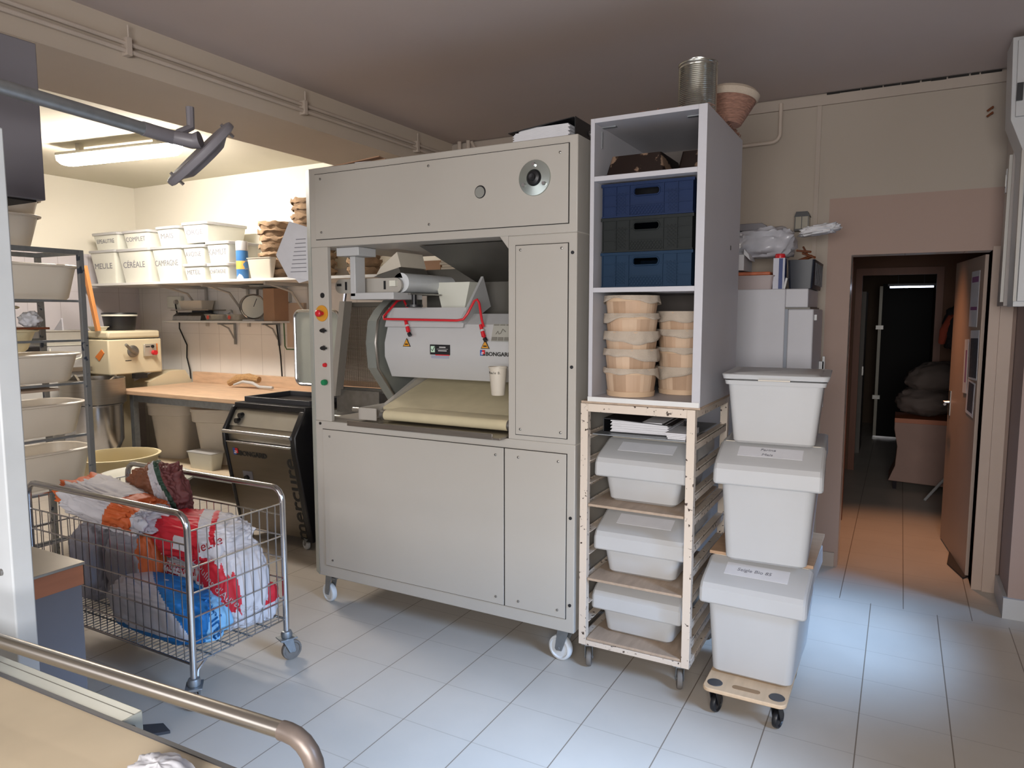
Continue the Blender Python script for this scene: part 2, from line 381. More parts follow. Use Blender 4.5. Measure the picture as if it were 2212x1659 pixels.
# ------------------------------------------------------------------ the tall proofing machine
X0, X1, YF = -2.80, -1.222, 2.80
mach = thing('proofing_machine', 'tall cream dough proofing machine with an open middle bay and wheels', 'machine', (-2.0, 3.1, 0))
b = MB(); b.box(-2.745, X1, YF+.004, 3.55, 1.945, 2.35); b.build('upper_housing', M_mach, mach, bevel=.004)
b = MB(); b.box(-2.745, X1, YF+.004, 3.55, .17, 1.03); b.build('lower_housing', M_mach, mach, bevel=.004)
b = MB(); b.box(-1.556, X1, YF+.004, 3.55, 1.03, 1.945); b.build('side_housing', M_mach, mach, bevel=.003)
b = MB(); b.prism([(-2.745, YF+.004), (-2.745, 2.95), (X0, 2.95), (X0, YF+.035)], 'z', .17, 2.35); b.build('corner_post', M_machdk, mach, bevel=.002)
b = MB(); b.box(-2.744, -2.632, YF+.006, YF+.03, 1.03, 1.945); b.build('control_column', M_mach, mach, bevel=.002)
# panels: thin plates with a dark seam behind
def panel(name, x0, x1, z0, z1, screws, seam=.006):
    g = MB(); g.box(x0-seam, x1+seam, YF+.001, YF+.004, z0-seam, z1+seam)
    p = MB().box(x0, x1, YF-.003, YF+.002, z0, z1).build(name, M_mach, mach, bevel=.0015)
    g.build('seam', M_gap, p)
    for x, z in screws: MB().lathe([(0.0001, .0), (.006, .0), (.006, .003), (0.0001, .005)], (x, YF-.003, z), 10, Matrix.Rotation(PI/2, 4, 'X')).build('screw', M_dull, p)
    return p
up_p = panel('upper_panel', -2.70, -1.262, 1.985, 2.315, [(-2.66, 2.29), (-2.66, 2.02), (-1.98, 2.29), (-1.98, 2.02), (-1.30, 2.28)], .003)
panel('lower_panel', -2.69, -1.578, .235, .985, [(-2.64, .95), (-2.64, .27), (-1.62, .95), (-1.62, .27)], .0025)
panel('narrow_lower_panel', -1.572, -1.262, .235, .985, [(-1.50, .95), (-1.30, .95), (-1.50, .27), (-1.30, .27)], .0025)
panel('side_panel', -1.515, -1.262, 1.055, 1.90, [(-1.49, 1.88), (-1.29, 1.88), (-1.49, 1.08), (-1.29, 1.08)], .003)
for x, z in ((-1.242, 1.86), (-1.242, 1.37), (-1.242, .70), (-1.242, .30), (-2.71, 1.015), (-1.275, 2.03)):
    MB().lathe([(.0001, -.001), (.0075, -.001), (.0075, .003), (.0001, .003)], (x, YF+.003, z), 12, Matrix.Rotation(PI/2, 4, 'X'), True, True).build('hole_plug', M_black, mach)
# edge frame around panels (slightly raised rails)
RY = Matrix.Rotation(PI/2, 4, 'X')
fl = MB().lathe([(.0001, .004), (.034, .004), (.036, .009), (.075, .006), (.077, .002), (.077, .0)], (-1.421, YF-.003, 2.185), 32, RY).build('flange', M_zinc, mach)
b = MB(); b.lathe([(.0001, .03), (.014, .032), (.016, .022), (.028, .018), (.034, .006)], (-1.421, YF-.003, 2.185), 20, RY); b.build('shaft', M_black, fl)
for k in range(3):
    a = math.radians(90+120*k); c = (-1.421+.056*math.cos(a), YF-.011, 2.185+.056*math.sin(a))
    MB().lathe([(.0001, .010), (.008, .010), (.009, .0)], c, 6, RY).build('bolt', M_chrome, fl)
sh = MB().lathe([(.0001, .0012), (.029, .0012), (.029, .0)], (-1.697, YF-.003, 2.148), 28, RY).build('sight_hole', M_black, mach)
MB().lathe([(.0001, .003), (.023, .003), (.025, .001)], (-1.699, YF-.004, 2.147), 24, RY).build('sight_glass', mat('grey_disc', '#85857f', .4), sh)
# controls on the left column
YC = YF+.004
MB().lathe([(.0001, .001), (.014, .001), (.014, -.002)], (-2.673, YC, 1.696), 18, RY).build('blank_button', M_black, mach)
e = MB().lathe([(.0001, .003), (.042, .003), (.043, -.001)], (-2.68, YC, 1.602), 26, RY).build('emergency_plate', M_yel, mach)
MB().lathe([(.0001, .045), (.012, .045), (.018, .040), (.018, .028), (.010, .024), (.010, .0)], (-2.672, YC, 1.602), 20, RY).build('emergency_button', M_red, e)
for z in (1.512, 1.42):
    k = MB().lathe([(.0001, .006), (.014, .006), (.015, .0)], (-2.668, YC, z), 18, RY).build('selector_ring', M_chrome, mach)
    b = MB(); b.lathe([(.0001, .02), (.010, .02), (.011, .006)], (-2.668, YC, z), 16, RY); b.box(-2.673, -2.640, YC-.028, YC-.012, z-.005, z+.005); b.build('selector_knob', M_black, k)
MB().lathe([(.0001, .012), (.010, .012), (.012, .0)], (-2.664, YC, 1.33), 18, RY).build('stop_button', M_red, mach)
MB().lathe([(.0001, .028), (.014, .028), (.016, .020), (.016, .010), (.009, .008), (.009, .0)], (-2.660, YC, 1.239), 18, RY).build('start_button', M_green2, mach)
# hanging bracket in the bay
b = MB(); b.box(-2.62, -2.47, 2.86, 3.0, 1.90, 1.944); b.box(-2.565, -2.53, 2.90, 2.98, 1.69, 1.90); b.box(-2.565, -2.28, 2.90, 3.15, 1.675, 1.71)
b.build('hanging_bracket', M_plw, mach, bevel=.003)
# folded gusset at the upper right of the bay
MB().prism([(-1.60, 1.945), (-1.556, 1.945), (-1.556, 1.89)], 'y', 2.805, 2.83).build('gusset', M_mach, mach)
# sloping sheet under the upper housing
b = MB(); b.prism([(2.95, 1.94), (3.5, 1.78), (3.55, 1.78), (3.55, 1.94)], 'x', -2.15, -1.56); b.build('under_sheet', M_inner, mach)

def castor(parent, x, y, ztop, r, wheelm, forkm, ang=0, wid=.03, brake=False, name='castor'):
    Mr = Matrix.Translation((x, y, 0)) @ Matrix.Rotation(ang, 4, 'Z')
    off = r*.45
    b = MB(); 
    b.box(-.042*r/.05, .042*r/.05, -.035*r/.05, .035*r/.05, ztop-.006, ztop, Mr)
    for s in (-1, 1):
        yy = s*(wid/2+.004)
        poly = [(-r*.55, ztop-.006), (r*.5, ztop-.006), (off+r*.32, r*.95), (off+r*.2, r*.8), (off-r*.3, r*.85)]
        ring = lambda t: [Mr @ Vector((p[0], t, p[1])) for p in poly]
        b.loft([ring(yy-.002), ring(yy+.002)])
    b.cyl(Mr @ Vector((off, -wid/2-.008, r)), Mr @ Vector((off, wid/2+.008, r)), r*.14, 10)
    b.box(-r*.6, r*.5, -wid/2-.005, wid/2+.005, ztop-.016, ztop-.006, Mr)
    if brake: b.box(-r*1.3, -r*.3, -.02, .02, ztop-.03, ztop-.022, Mr @ Matrix.Rotation(.1, 4, 'Y'))
    c = b.build(name, forkm, parent, bevel=.001)
    wm = Mr @ Matrix.Translation((off, 0, r)) @ Matrix.Rotation(PI/2, 4, 'X')
    MB().lathe([(r*.3, -wid*.42), (r*.72, -wid*.30), (r*.8, -wid*.5), (r*.95, -wid*.42), (r, -wid*.2), (r, wid*.2), (r*.95, wid*.42), (r*.8, wid*.5), (r*.72, wid*.30), (r*.3, wid*.42)], (0, 0, 0), 28, wm, True, True).build('wheel', wheelm, c)
    return c
castor(mach, -2.71, 2.86, .170, .052, M_nylon, M_galv, PI*.93, .032, True)
castor(mach, -1.29, 2.87, .170, .060, M_nylon, M_galv, PI*.95, .034)
castor(mach, -2.71, 3.48, .170, .052, M_nylon, M_galv, .4, .032)
castor(mach, -1.29, 3.48, .170, .052, M_nylon, M_galv, .4, .032)

# ------------------------------------------------------------------ the moulder standing in the bay
mo = thing('dough_moulder', 'white dough moulder with belt and red bar inside the bay of the tall machine', 'machine', (-2.0, 3.2, 1.031))
prof = [(3.34, 1.60), (3.20, 1.60), (3.125, 1.545), (3.09, 1.44), (3.09, 1.365), (3.15, 1.25), (3.5, 1.25), (3.5, 1.60)]
b = MB(); b.prism([(y+.004, z) for y, z in prof], 'x', -2.50, -1.58); b.build('front_cover', M_plw, mo, bevel=.002)
plo = [(3.50, 1.86), (3.40, 1.80), (3.13, 1.62), (3.075, 1.56), (3.055, 1.44), (3.07, 1.30), (3.26, 1.08), (3.5, 1.05)]
pli = [(3.52, 1.80), (3.42, 1.74), (3.19, 1.60), (3.12, 1.545), (3.095, 1.44), (3.10, 1.33), (3.29, 1.12), (3.5, 1.06)]
MB().prism(plo, 'x', -2.60, -2.535).build('side_plate', mat('grey_plate', '#8f928c', .4, metal=.35), mo, smooth=15)
# bright angle strip on the plate edge
b = MB(); b.tube([(-2.528, y-.002, z) for y, z in plo[:-1]], .007, 6); b.build('edge_strip', M_brush, mo)
MB().box(-2.50, -1.58, 3.5, 3.53, 1.05, 1.86).build('back_plate', M_inner, mo)
for x in (-2.475, -1.66):
    MB().lathe([(.0001, .004), (.006, .006), (.012, .005), (.014, .0)], (x, 3.118, 1.56) if x < -2 else (x, 3.118, 1.56), 18, Matrix.Rotation(math.radians(66), 4, 'X')).build('lock', M_dull, mo)
# hopper: white V plate and clear bin
b = MB(); b.prism([(3.08, 1.74-.18), (3.14, 1.54), (3.38, 1.64), (3.30, 1.80)], 'x', -2.00, -1.985); b.build('hopper_plate', M_plw, mo)
b = MB(); b.box(-2.50, -1.99, 3.10, 3.11, 1.53, 1.64, Matrix.Translation((0, 3.1, 1.53)) @ Matrix.Rotation(-.35, 4, 'X') @ Matrix.Translation((0, -3.1, -1.53))); b.build('hopper_lip', M_plw, mo)
MB().prism([(-2.27, 1.605), (-2.13, 1.605), (-2.09, 1.775), (-2.315, 1.775)], 'y', 3.33, 3.47).build('flour_hopper', M_plc, mo)
# red safety bar
b = MB(); b.tube([(-2.44, 3.24, 1.615), (-2.445, 3.20, 1.68), (-2.46, 3.16, 1.67), (-2.475, 3.06, 1.585), (-2.46, 3.045, 1.572), (-2.40, 3.045, 1.571), (-1.99, 3.045, 1.566), (-1.955, 3.05, 1.572), (-1.935, 3.06, 1.60), (-1.90, 3.07, 1.665), (-1.885, 3.07, 1.672), (-1.875, 3.075, 1.655), (-1.86, 3.075, 1.57), (-1.855, 3.085, 1.535)], .0065, 8)
b.build('safety_bar', M_red, mo)
for x, z in ((-1.862, 1.515), (-2.335, 1.535)):
    h = MB(); h.tube([(x-.015, 3.09, z+.03), (x+.01, 3.082, z-.03)], [.008, .012], 8); h.tube([(x+.005, 3.082, z-.02), (x+.024, 3.075, z-.045)], .007, 8)
    hp = h.build('clip', M_red, mo)
    MB().tube([(x+.02, 3.072, z-.038), (x+.03, 3.070, z-.052)], .011, 8).build('knob', M_black, hp)
    MB().tube([(x-.004, 3.0875, z+.004), (x, 3.086, z-.005)], .0125, 8).build('band', M_plw, hp)
# stickers
def on_face(z):      # y of the cover front at height z
    pts = prof[1:6]
    for (ya, za), (yb, zb) in zip(pts, pts[1:]):
        if zb <= z <= za: return ya+(yb-ya)*(za-z)/(za-zb)
    return 3.09
for x, z in ((-2.345, 1.445), (-1.85, 1.445)):
    yy = 3.093
    s = MB().prism([(x-.026, z-.022), (x+.026, z-.022), (x, z+.024)], 'y', yy-.003, yy).build('warning_triangle', M_black, mo)
    MB().prism([(x-.021, z-.019), (x+.021, z-.019), (x, z+.018)], 'y', yy-.004, yy-.003).build('triangle_field', M_yel, s)
    MB().box(x-.010, x+.010, yy-.005, yy-.004, z-.012, z-.006).build('hazard_mark', M_black, s)
s = MB().box(-2.19, -2.065, 3.088, 3.094, 1.385, 1.438).build('caution_sticker', M_black, mo)
MB().box(-2.183, -2.158, 3.086, 3.088, 1.397, 1.430).build('tick_box', mat('pale_green', '#b9d6c0', .6), s)
b = MB(); b.tube([(-2.179, 3.085, 1.414), (-2.172, 3.085, 1.404), (-2.158, 3.085, 1.427)], .0018, 5); b.build('tick', M_inkd, s)
b = MB(); b.box(-2.13, -2.09, 3.0865, 3.088, 1.421, 1.428); b.box(-2.145, -2.075, 3.0865, 3.088, 1.4135, 1.4155); b.box(-2.137, -2.083, 3.0865, 3.088, 1.403, 1.409); b.build('print_lines', mat('grey_print', '#a5a3a3', .8), s)
MB().box(-2.155, -2.066, 3.087, 3.0885, 1.381, 1.386).build('red_line', M_red, s)
b = MB()
for k in range(3): b.box(-2.183, -2.072, 3.0885, 3.0905, 1.366+.005*k, 1.3685+.005*k)
b.build('fine_print', mat('blue_grey_print', '#8c93ae', .8), s)
def logo(parent, x, y, z, sz, m, xd=(1, 0, 0), yd=(0, 0, 1), gap=.0015):
    X = Vector(xd).normalized(); Y = Vector(yd).normalized(); n = X.cross(Y); O = Vector((x, y, z))
    def q(a0, a1, b0, b1, mm, nm, lift=0.0):
        b = MB(); P = lambda u, v, t: O+X*u+Y*v+n*t
        b.loft([[P(a0, b0, 0), P(a1, b0, 0), P(a1, b1, 0), P(a0, b1, 0)], [P(a0, b0, gap+lift), P(a1, b0, gap+lift), P(a1, b1, gap+lift), P(a0, b1, gap+lift)]]); return b.build(nm, mm, parent)
    e = q(-sz*.6, sz*.6, -sz*.6, sz*.6, mat('logo_blue', '#2a4f95', .5), 'emblem')
    q(-sz*.05, sz*.6, -sz*.25, sz*.6, M_red, 'emblem_red', .001)
    q(sz*.05, sz*.6, -sz*.6, -sz*.25, M_inkd, 'emblem_black', .001)
    q(-sz*.25, sz*.35, -sz*.02, sz*.12, M_inkw, 'emblem_bar', .002); q(-sz*.35, sz*.2, -sz*.32, -sz*.18, M_inkw, 'emblem_bar', .002)
    text('brand_text', 'BONGARD', sz*1.15, m, parent, O+X*(sz*.75)-Y*sz*.25+n*gap, xd, yd, 'LEFT', bold=sz*.03, sx=1.12)
logo(mo, -1.865, 3.0905, 1.402, .024, M_inkd)
s = MB().box(-1.815, -1.70, 3.120, 3.124, 1.455, 1.545, Matrix.Translation((0, 3.12, 1.5)) @ Matrix.Rotation(-.33, 4, 'X') @ Matrix.Translation((0, -3.12, -1.5)) @ Matrix.Translation((0, -.018, 0))).build('instruction_label', mat('label_grey', '#a19f96', .7), mo)
b = MB(); MX = Matrix.Translation((0, 3.12, 1.5)) @ Matrix.Rotation(-.33, 4, 'X') @ Matrix.Translation((0, -3.12-.0215, -1.5))
for k in range(3): b.box(-1.81+.036*k, -1.78+.036*k, 3.119, 3.1205, 1.457, 1.475, MX); b.box(-1.81+.036*k, -1.78+.036*k, 3.119, 3.1205, 1.536, 1.542, MX)
b.tube([MX @ Vector((-1.79+.009*k, 3.119, 1.49+.012*math.sin(k*1.9)+.004*k)) for k in range(7)], .002, 5)
b.build('diagram', mat('label_ink', '#77746c', .8), s)
# outfeed: sloping plate, belt, tray
b = MB(); b.prism([(3.0, 1.098), (3.45, 1.23), (3.45, 1.21), (3.0, 1.045)], 'x', -2.44, -1.575); b.build('slope_plate', M_belt, mo)
b = MB(); b.prism([(2.98, 1.085), (3.45, 1.28), (3.45, 1.19), (2.98, 1.04)], 'x', -2.47, -2.445); b.build('slope_side', M_mach, mo)
b = MB(); n = 10
poly = [(2.885+.026*math.cos(a), 1.076+.026*math.sin(a)) for a in [PI/2+PI*i/n for i in range(n+1)]]+[(3.46, 1.05), (3.46, 1.102)]
b.prism(poly, 'x', -2.33, -1.60); b.build('belt', M_belt, mo)
b = MB(); b.box(-2.475, -2.465, 2.84, 3.4, 1.048, 1.112); b.box(-2.47, -2.36, 2.84, 2.85, 1.048, 1.112); b.build('belt_bracket', M_mach, mo, bevel=.002)
MB().cyl((-2.352, 2.885, 1.076), (-2.332, 2.885, 1.076), .027, 20).build('roller_end', M_dull, mo)
MB().cyl((-1.598, 2.885, 1.076), (-1.578, 2.885, 1.076), .027, 20).build('roller_end', M_dull, mo)
b = MB(); b.box(-2.46, -1.562, 2.735, 3.45, 1.0305, 1.040); b.box(-2.46, -1.60, 2.733, 2.740, 1.0305, 1.058); b.build('catch_tray', M_brush, mo, bevel=.001)
# upper infeed conveyor
uc = thing('infeed_conveyor', 'short white roller conveyor hanging high in the bay of the tall machine', 'conveyor', (-2.5, 3.1, 1.70))
b = MB(); P = rrect(-2.78+.0, -2.32, 1.712, 1.79, .038, 7); b.prism(P, 'y', 3.02, 3.035)
b.build('side_cheek', M_mach, uc)
for x in (-2.70, -2.43): MB().box(x-.006, x+.006, 3.016, 3.02, 1.73, 1.775).build('slot', M_black, uc)
MB().box(-2.765, -2.735, 3.015, 3.02, 1.752, 1.766).build('slot', M_black, uc)
MB().prism(rrect(-2.77, -2.33, 1.718, 1.784, .033, 7), 'y', 3.035, 3.56).build('belt', M_plw, uc)
MB().cyl((-2.345, 3.05, 1.765), (-2.345, 3.5, 1.765), .052, 24).build('roller', M_nylon, uc)
MB().box(-2.385, -2.345, 3.0, 3.02, 1.745, 1.775).build('bearing_block', M_plc, uc)
MB().box(-2.45, -2.26, 3.02, 3.30, 1.700, 1.708).build('drip_plate', M_dull, uc)
b = MB(); b.cyl((-2.26, 3.05, 1.645), (-2.26, 3.05, 1.70), .014, 12); b.cyl((-2.26, 3.05, 1.636), (-2.26, 3.05, 1.648), .045, 20); b.build('black_knob', M_black, uc)
b = MB(); b.prism([(-2.53, 1.80), (-2.36, 1.845), (-2.335, 1.79), (-2.50, 1.795)], 'y', 3.05, 3.3); b.build('flour_chute', M_inner, uc)
b = MB(); b.prism([(-2.50, 1.85), (-2.385, 1.93), (-2.36, 1.85), (-2.53, 1.81)], 'y', 3.07, 3.30); b.build('chute_lid', M_ply, uc)
# cup hanging by the bay
cup = thing('plastic_cup', 'tall white plastic cup hanging at the right edge of the machine bay', 'cup', (-1.665, 2.90, 1.215))
b = MB(); b.lathe([(.0001, 0), (.030, 0), (.0325, .003), (.043, .128), (.046, .130), (.046, .136), (.041, .136), (.029, .006), (.0001, .006)], (-1.665, 2.90, 1.215), 26); b.build('body', M_ply, cup)
for k, ch in enumerate('Moule B.'):
    a = -2.25+k*.19+(.12 if k else 0)
    p = Vector((-1.665+.0425*math.cos(a), 2.90+.0425*math.sin(a), 1.215+.108))
    text('handwriting', ch, .016, M_inkd, cup, p, (-math.sin(a), math.cos(a), 0), (0, 0, 1)) if ch.strip() else None

# ------------------------------------------------------------------ chipped rack with three bins
CX0, CX1, CY0, CY1 = -1.203, -0.706, 2.815, 3.46
rack = thing('bakery_rack', 'low chipped white metal rack on castors carrying the white tower shelf', 'rack', (-.955, 3.13, 0))
def bar(nm, x0, x1, y0, y1, z0, z1, m=None, par=None): return MB().box(x0, x1, y0, y1, z0, z1).build(nm, m or M_chip, par or rack, bevel=.0015)
for x0 in (CX0, CX1-.034):
    for y0 in (CY0, CY1-.034): bar('post', x0, x0+.034, y0, y0+.034, .128, 1.215)
for y0 in (CY0, CY1-.034):
    bar('top_rail', CX0+.034, CX1-.034, y0, y0+.034, 1.18, 1.215); bar('bottom_rail', CX0+.034, CX1-.034, y0, y0+.034, .128, .150)
for x0 in (CX0, CX1-.034): bar('side_rail', x0, x0+.034, CY0+.034, CY1-.034, 1.18, 1.215); bar('side_rail', x0, x0+.034, CY0+.034, CY1-.034, .128, .155)
runs = [.23, .315, .425, .54, .64, .76, .86, .96, 1.075]
for z in runs:
    for s, x0 in ((1, CX0+.004), (-1, CX1-.004)):
        b = MB(); b.box(min(x0, x0+s*.003), max(x0, x0+s*.003), CY0+.03, CY1-.03, z-.03, z+.006); b.box(min(x0, x0+s*.034), max(x0, x0+s*.034), CY0+.03, CY1-.03, z-.003, z)
        b.build('runner', M_chip, rack)
for x in (CX0+.03, CX1-.05):
    for y in (CY0+.05, CY1-.05): castor(rack, x, y, .128, .045, M_rubber, M_galv, 1.9, .024)
for n, z in enumerate((.152, .427, .762)):
    o = MB().box(CX0+.038, CX1-.038, CY0+.004, CY1-.05, z, z+.011).build('tray_board', M_shelfwood, base=(-.955, 3.1, z), bevel=.001)
    put(o, ('dusty wooden board on the bottom of the chipped rack', 'dusty wooden board in the rack, the middle of the three', 'dusty wooden board in the rack, the upper of the three, below the rack\'s top bin')[n], 'board', 'boards in the chipped rack')

def flip_bin(name, label, loc, rz, w, d, h, group, writing=None, taper=.06, lab=True, lsz=.03, hook=True):
    """bin with hinged front lid; origin at the centre of its base, front towards -y"""
    t = thing(name, label, 'bin', loc, rz, group)
    hw, hd = w/2, d/2; hb = h-.07
    b = MB(); bw, bd = hw-taper, hd-taper*.8
    b.rr([(-bw+.015, bw-.015, -bd+.015, bd-.015, .02, 0), (-bw, bw, -bd, bd, .03, .012), (-hw+.022, hw-.022, -hd+.03, hd-.015, .035, hb), (-hw+.018, hw-.018, -hd+.026, hd-.012, .035, hb+.004), (-hw+.03, hw-.03, -hd+.038, hd-.025, .03, hb+.004), (-bw+.006, bw-.006, -bd+.006, bd-.006, .03, .02)], k=5, cap1=True)
    b.build('body', M_plw, t, local=True)
    # rim part behind the hinge and the drooping front lid
    yh = -hd+.18 if d > .3 else -hd+.12
    b = MB(); b.rr([(-hw+.004, hw-.004, yh+.004, hd, .02, hb-.005), (-hw+.006, hw-.006, yh+.004, hd-.002, .02, h-.004), (-hw+.014, hw-.014, yh+.004, hd-.01, .015, h)], k=4); b.build('back_rim', M_plw, t, local=True)
    prof = [(yh, h), (-hd+.035, h-.052), (-hd+.012, h-.066), (-hd, h-.085), (-hd-.002, h-.145), (-hd+.008, h-.15), (yh, h-.075)]
    rings = []
    for x, ins in ((-hw, .012), (-hw+.006, .004), (-hw+.014, 0), (hw-.014, 0), (hw-.006, .004), (hw, .012)):
        cy, cz = yh-.06, h-.075
        rings.append([Vector((x, y+(ins if y < yh-.01 else 0), z-(ins if z > h-.1 else -ins*.3))) for y, z in prof])
    b = MB(); b.loft(rings); ld = b.build('lid', M_plw, t, local=True, smooth=22, bevel=.005)
    # raised hinge line and recessed window for the note
    sl = Vector((0, -hd+.035-yh, -.052)).normalized(); nn = Vector((1, 0, 0)).cross(-sl)
    org = Vector((0, (yh-hd+.035)/2, h-.026))
    if hook:
        b = MB(); b.box(-hw+.02, hw-.02, yh-.003, yh+.003, h-.001, h+.0015); b.build('hinge', M_ply, t, local=True)
    if lab:
        L = (yh+hd-.035)
        b = MB(); P = lambda u, v, q: org+Vector((u, 0, 0))+(-sl)*v+nn*q
        lw, lh = w*.30, L*.26
        b.loft([[P(-lw, -lh, 0), P(lw, -lh, 0), P(lw, lh, 0), P(-lw, lh, 0)], [P(-lw, -lh, .0012), P(lw, -lh, .0012), P(lw, lh, .0012), P(-lw, lh, .0012)]])
        b.build('note', M_paper, t, local=True)
        if writing:
            for k, line in enumerate(writing):
                text('handwriting', line, lsz, M_ink, t, MW[t.name] @ P(-.01, lh*(.45-k*1.0) if len(writing) > 1 else 0, .002), MW[t.name].to_3x3() @ Vector((1, 0, 0)), MW[t.name].to_3x3() @ (-sl), shear=.15)
    return t
for n, z in enumerate((.164, .439, .774)):
    flip_bin('storage_bin', ('white lidded bin on the bottom board of the chipped rack', 'white lidded bin on the middle board of the chipped rack', 'white lidded bin in the chipped rack under the folders, topmost of three')[n],
             (-.955+(-.004, -.008, 0)[n], 3.135+(0, .01, 0)[n], z), (-.02, .02, .0)[n], .415, .52, .262, 'white lidded bins in the rack', taper=.055)

# folders on the top runners
o = MB().box(CX0+.045, CX1-.045, CY0+.03, CY1-.06, 1.077, 1.081).build('tray_sheet', M_galv, base=(-.955, 3.1, 1.077)); put(o, 'thin grey sheet on the top runners of the rack under the folders', 'tray')
def binder(name, label, base, rz, w, d, t0, m, pap=True, grp=None, tilt=0):
    """lever-arch folder lying flat: spine on the -x side, pages between covers"""
    t = thing(name, label, 'binder', base, rz, grp)
    R = Matrix.Rotation(tilt, 4, 'Y')
    b = MB(); b.box(0, w, 0, d, 0, .003); b.box(0, w, 0, d, t0-.003, t0, Matrix.Translation((0, 0, 0)) @ R); b.box(0, .003, 0, d, 0, t0); b.build('cover', m, t, local=True)
    if pap:
        b = MB()
        np_ = max(7, int((t0-w*tilt*.6)/.0052))
        for k in range(np_): b.box(.03+.004*(k % 3), w-.012-.003*((k*2) % 4)-.012*max(0, k-7), .006+.002*(k % 2), d-.01, .004+k*.005, .0085+k*.005)
        b.build('pages', M_paper, t, local=True)
    b = MB(); b.tube(arc((.045, d*.4, .02), .022, 0, 180, 8), .002, 6); b.build('ring', M_chrome, t, local=True)
    MB().lathe([(.0001, .0), (.012, .0), (.013, .002), (.010, .003)], (-.002, d*.5, t0*.5), 14, Matrix.Rotation(-PI/2, 4, 'Y')).build('finger_ring', M_chrome, t, local=True)
    return t
binder('ring_binder', 'black ring binder with white pages lying open-ended in the top of the chipped rack', (-1.13, 2.90, 1.082), .04, .30, .30, .062, M_black, tilt=.05)
t = thing('magazine_stack', 'few white catalogues beside the black binder in the rack', 'magazines', (-.80, 2.87, 1.082))
b = MB()
for k in range(4): b.box(-.83-.005*k, -.755, 2.86+.004*k, 3.08, 1.082+.006*k, 1.0875+.006*k)
b.build('catalogue_pages', M_paper, t)

# ------------------------------------------------------------------ white tower shelf on top of the rack
TX0, TX1, TY0, TY1, TZ0, TZ1 = -1.172, -0.690, 2.82, 3.50, 1.225, 2.405
tw = thing('tower_shelf', 'tall open white laminate shelf standing on the chipped metal rack', 'shelf', (-.93, 3.15, 1.217))
MB().box(CX0+.002, TX1+.002, CY0+.002, TY1-.02, 1.2165, 1.226).build('base_board', M_shelfwood, tw)
def lam(nm, *a): o = MB().box(*a).build(nm, M_white, tw, bevel=.001); return o
lam('side_panel', TX0, TX0+.018, TY0, TY1, TZ0, TZ1); lam('side_panel', TX1-.034, TX1, TY0, TY1, TZ0, TZ1)
lam('top_panel', TX0+.018, TX1-.034, TY0, TY1, TZ1-.018, TZ1)
for nm, z, h in (('bottom_panel', 1.227, .018), ('shelf_board', 1.690, .020), ('shelf_board', 2.150, .020)): lam(nm, TX0+.018, TX1-.034, TY0, TY1-.01, z, z+h)
MB().box(TX0+.018, TX1-.034, TY1-.008, TY1-.002, TZ0, TZ1).build('back_panel', mat('shelf_back_board', '#5b5450', .8), tw)
MB().box(TX0, TX1-.003, TY0-.004, TY0, TZ0, TZ0+.02).build('front_edge', M_whiteedge, tw)
b = MB(); b.box(TX0+.018, TX0+.021, 2.90, 2.905, 2.30, 2.37); b.box(TX0+.018, TX0+.08, 2.90, 2.92, 2.384, 2.387); b.build('angle_bracket', M_galv, tw)
b = MB(); b.box(TX1-.10, TX1-.034, 2.90, 2.92, 2.384, 2.387); b.build('angle_bracket', M_galv, tw)
MB().box(TX1, TX1+.0012, 3.30, 3.312, 1.885, 1.905).build('grey_mark', M_inkd, tw)
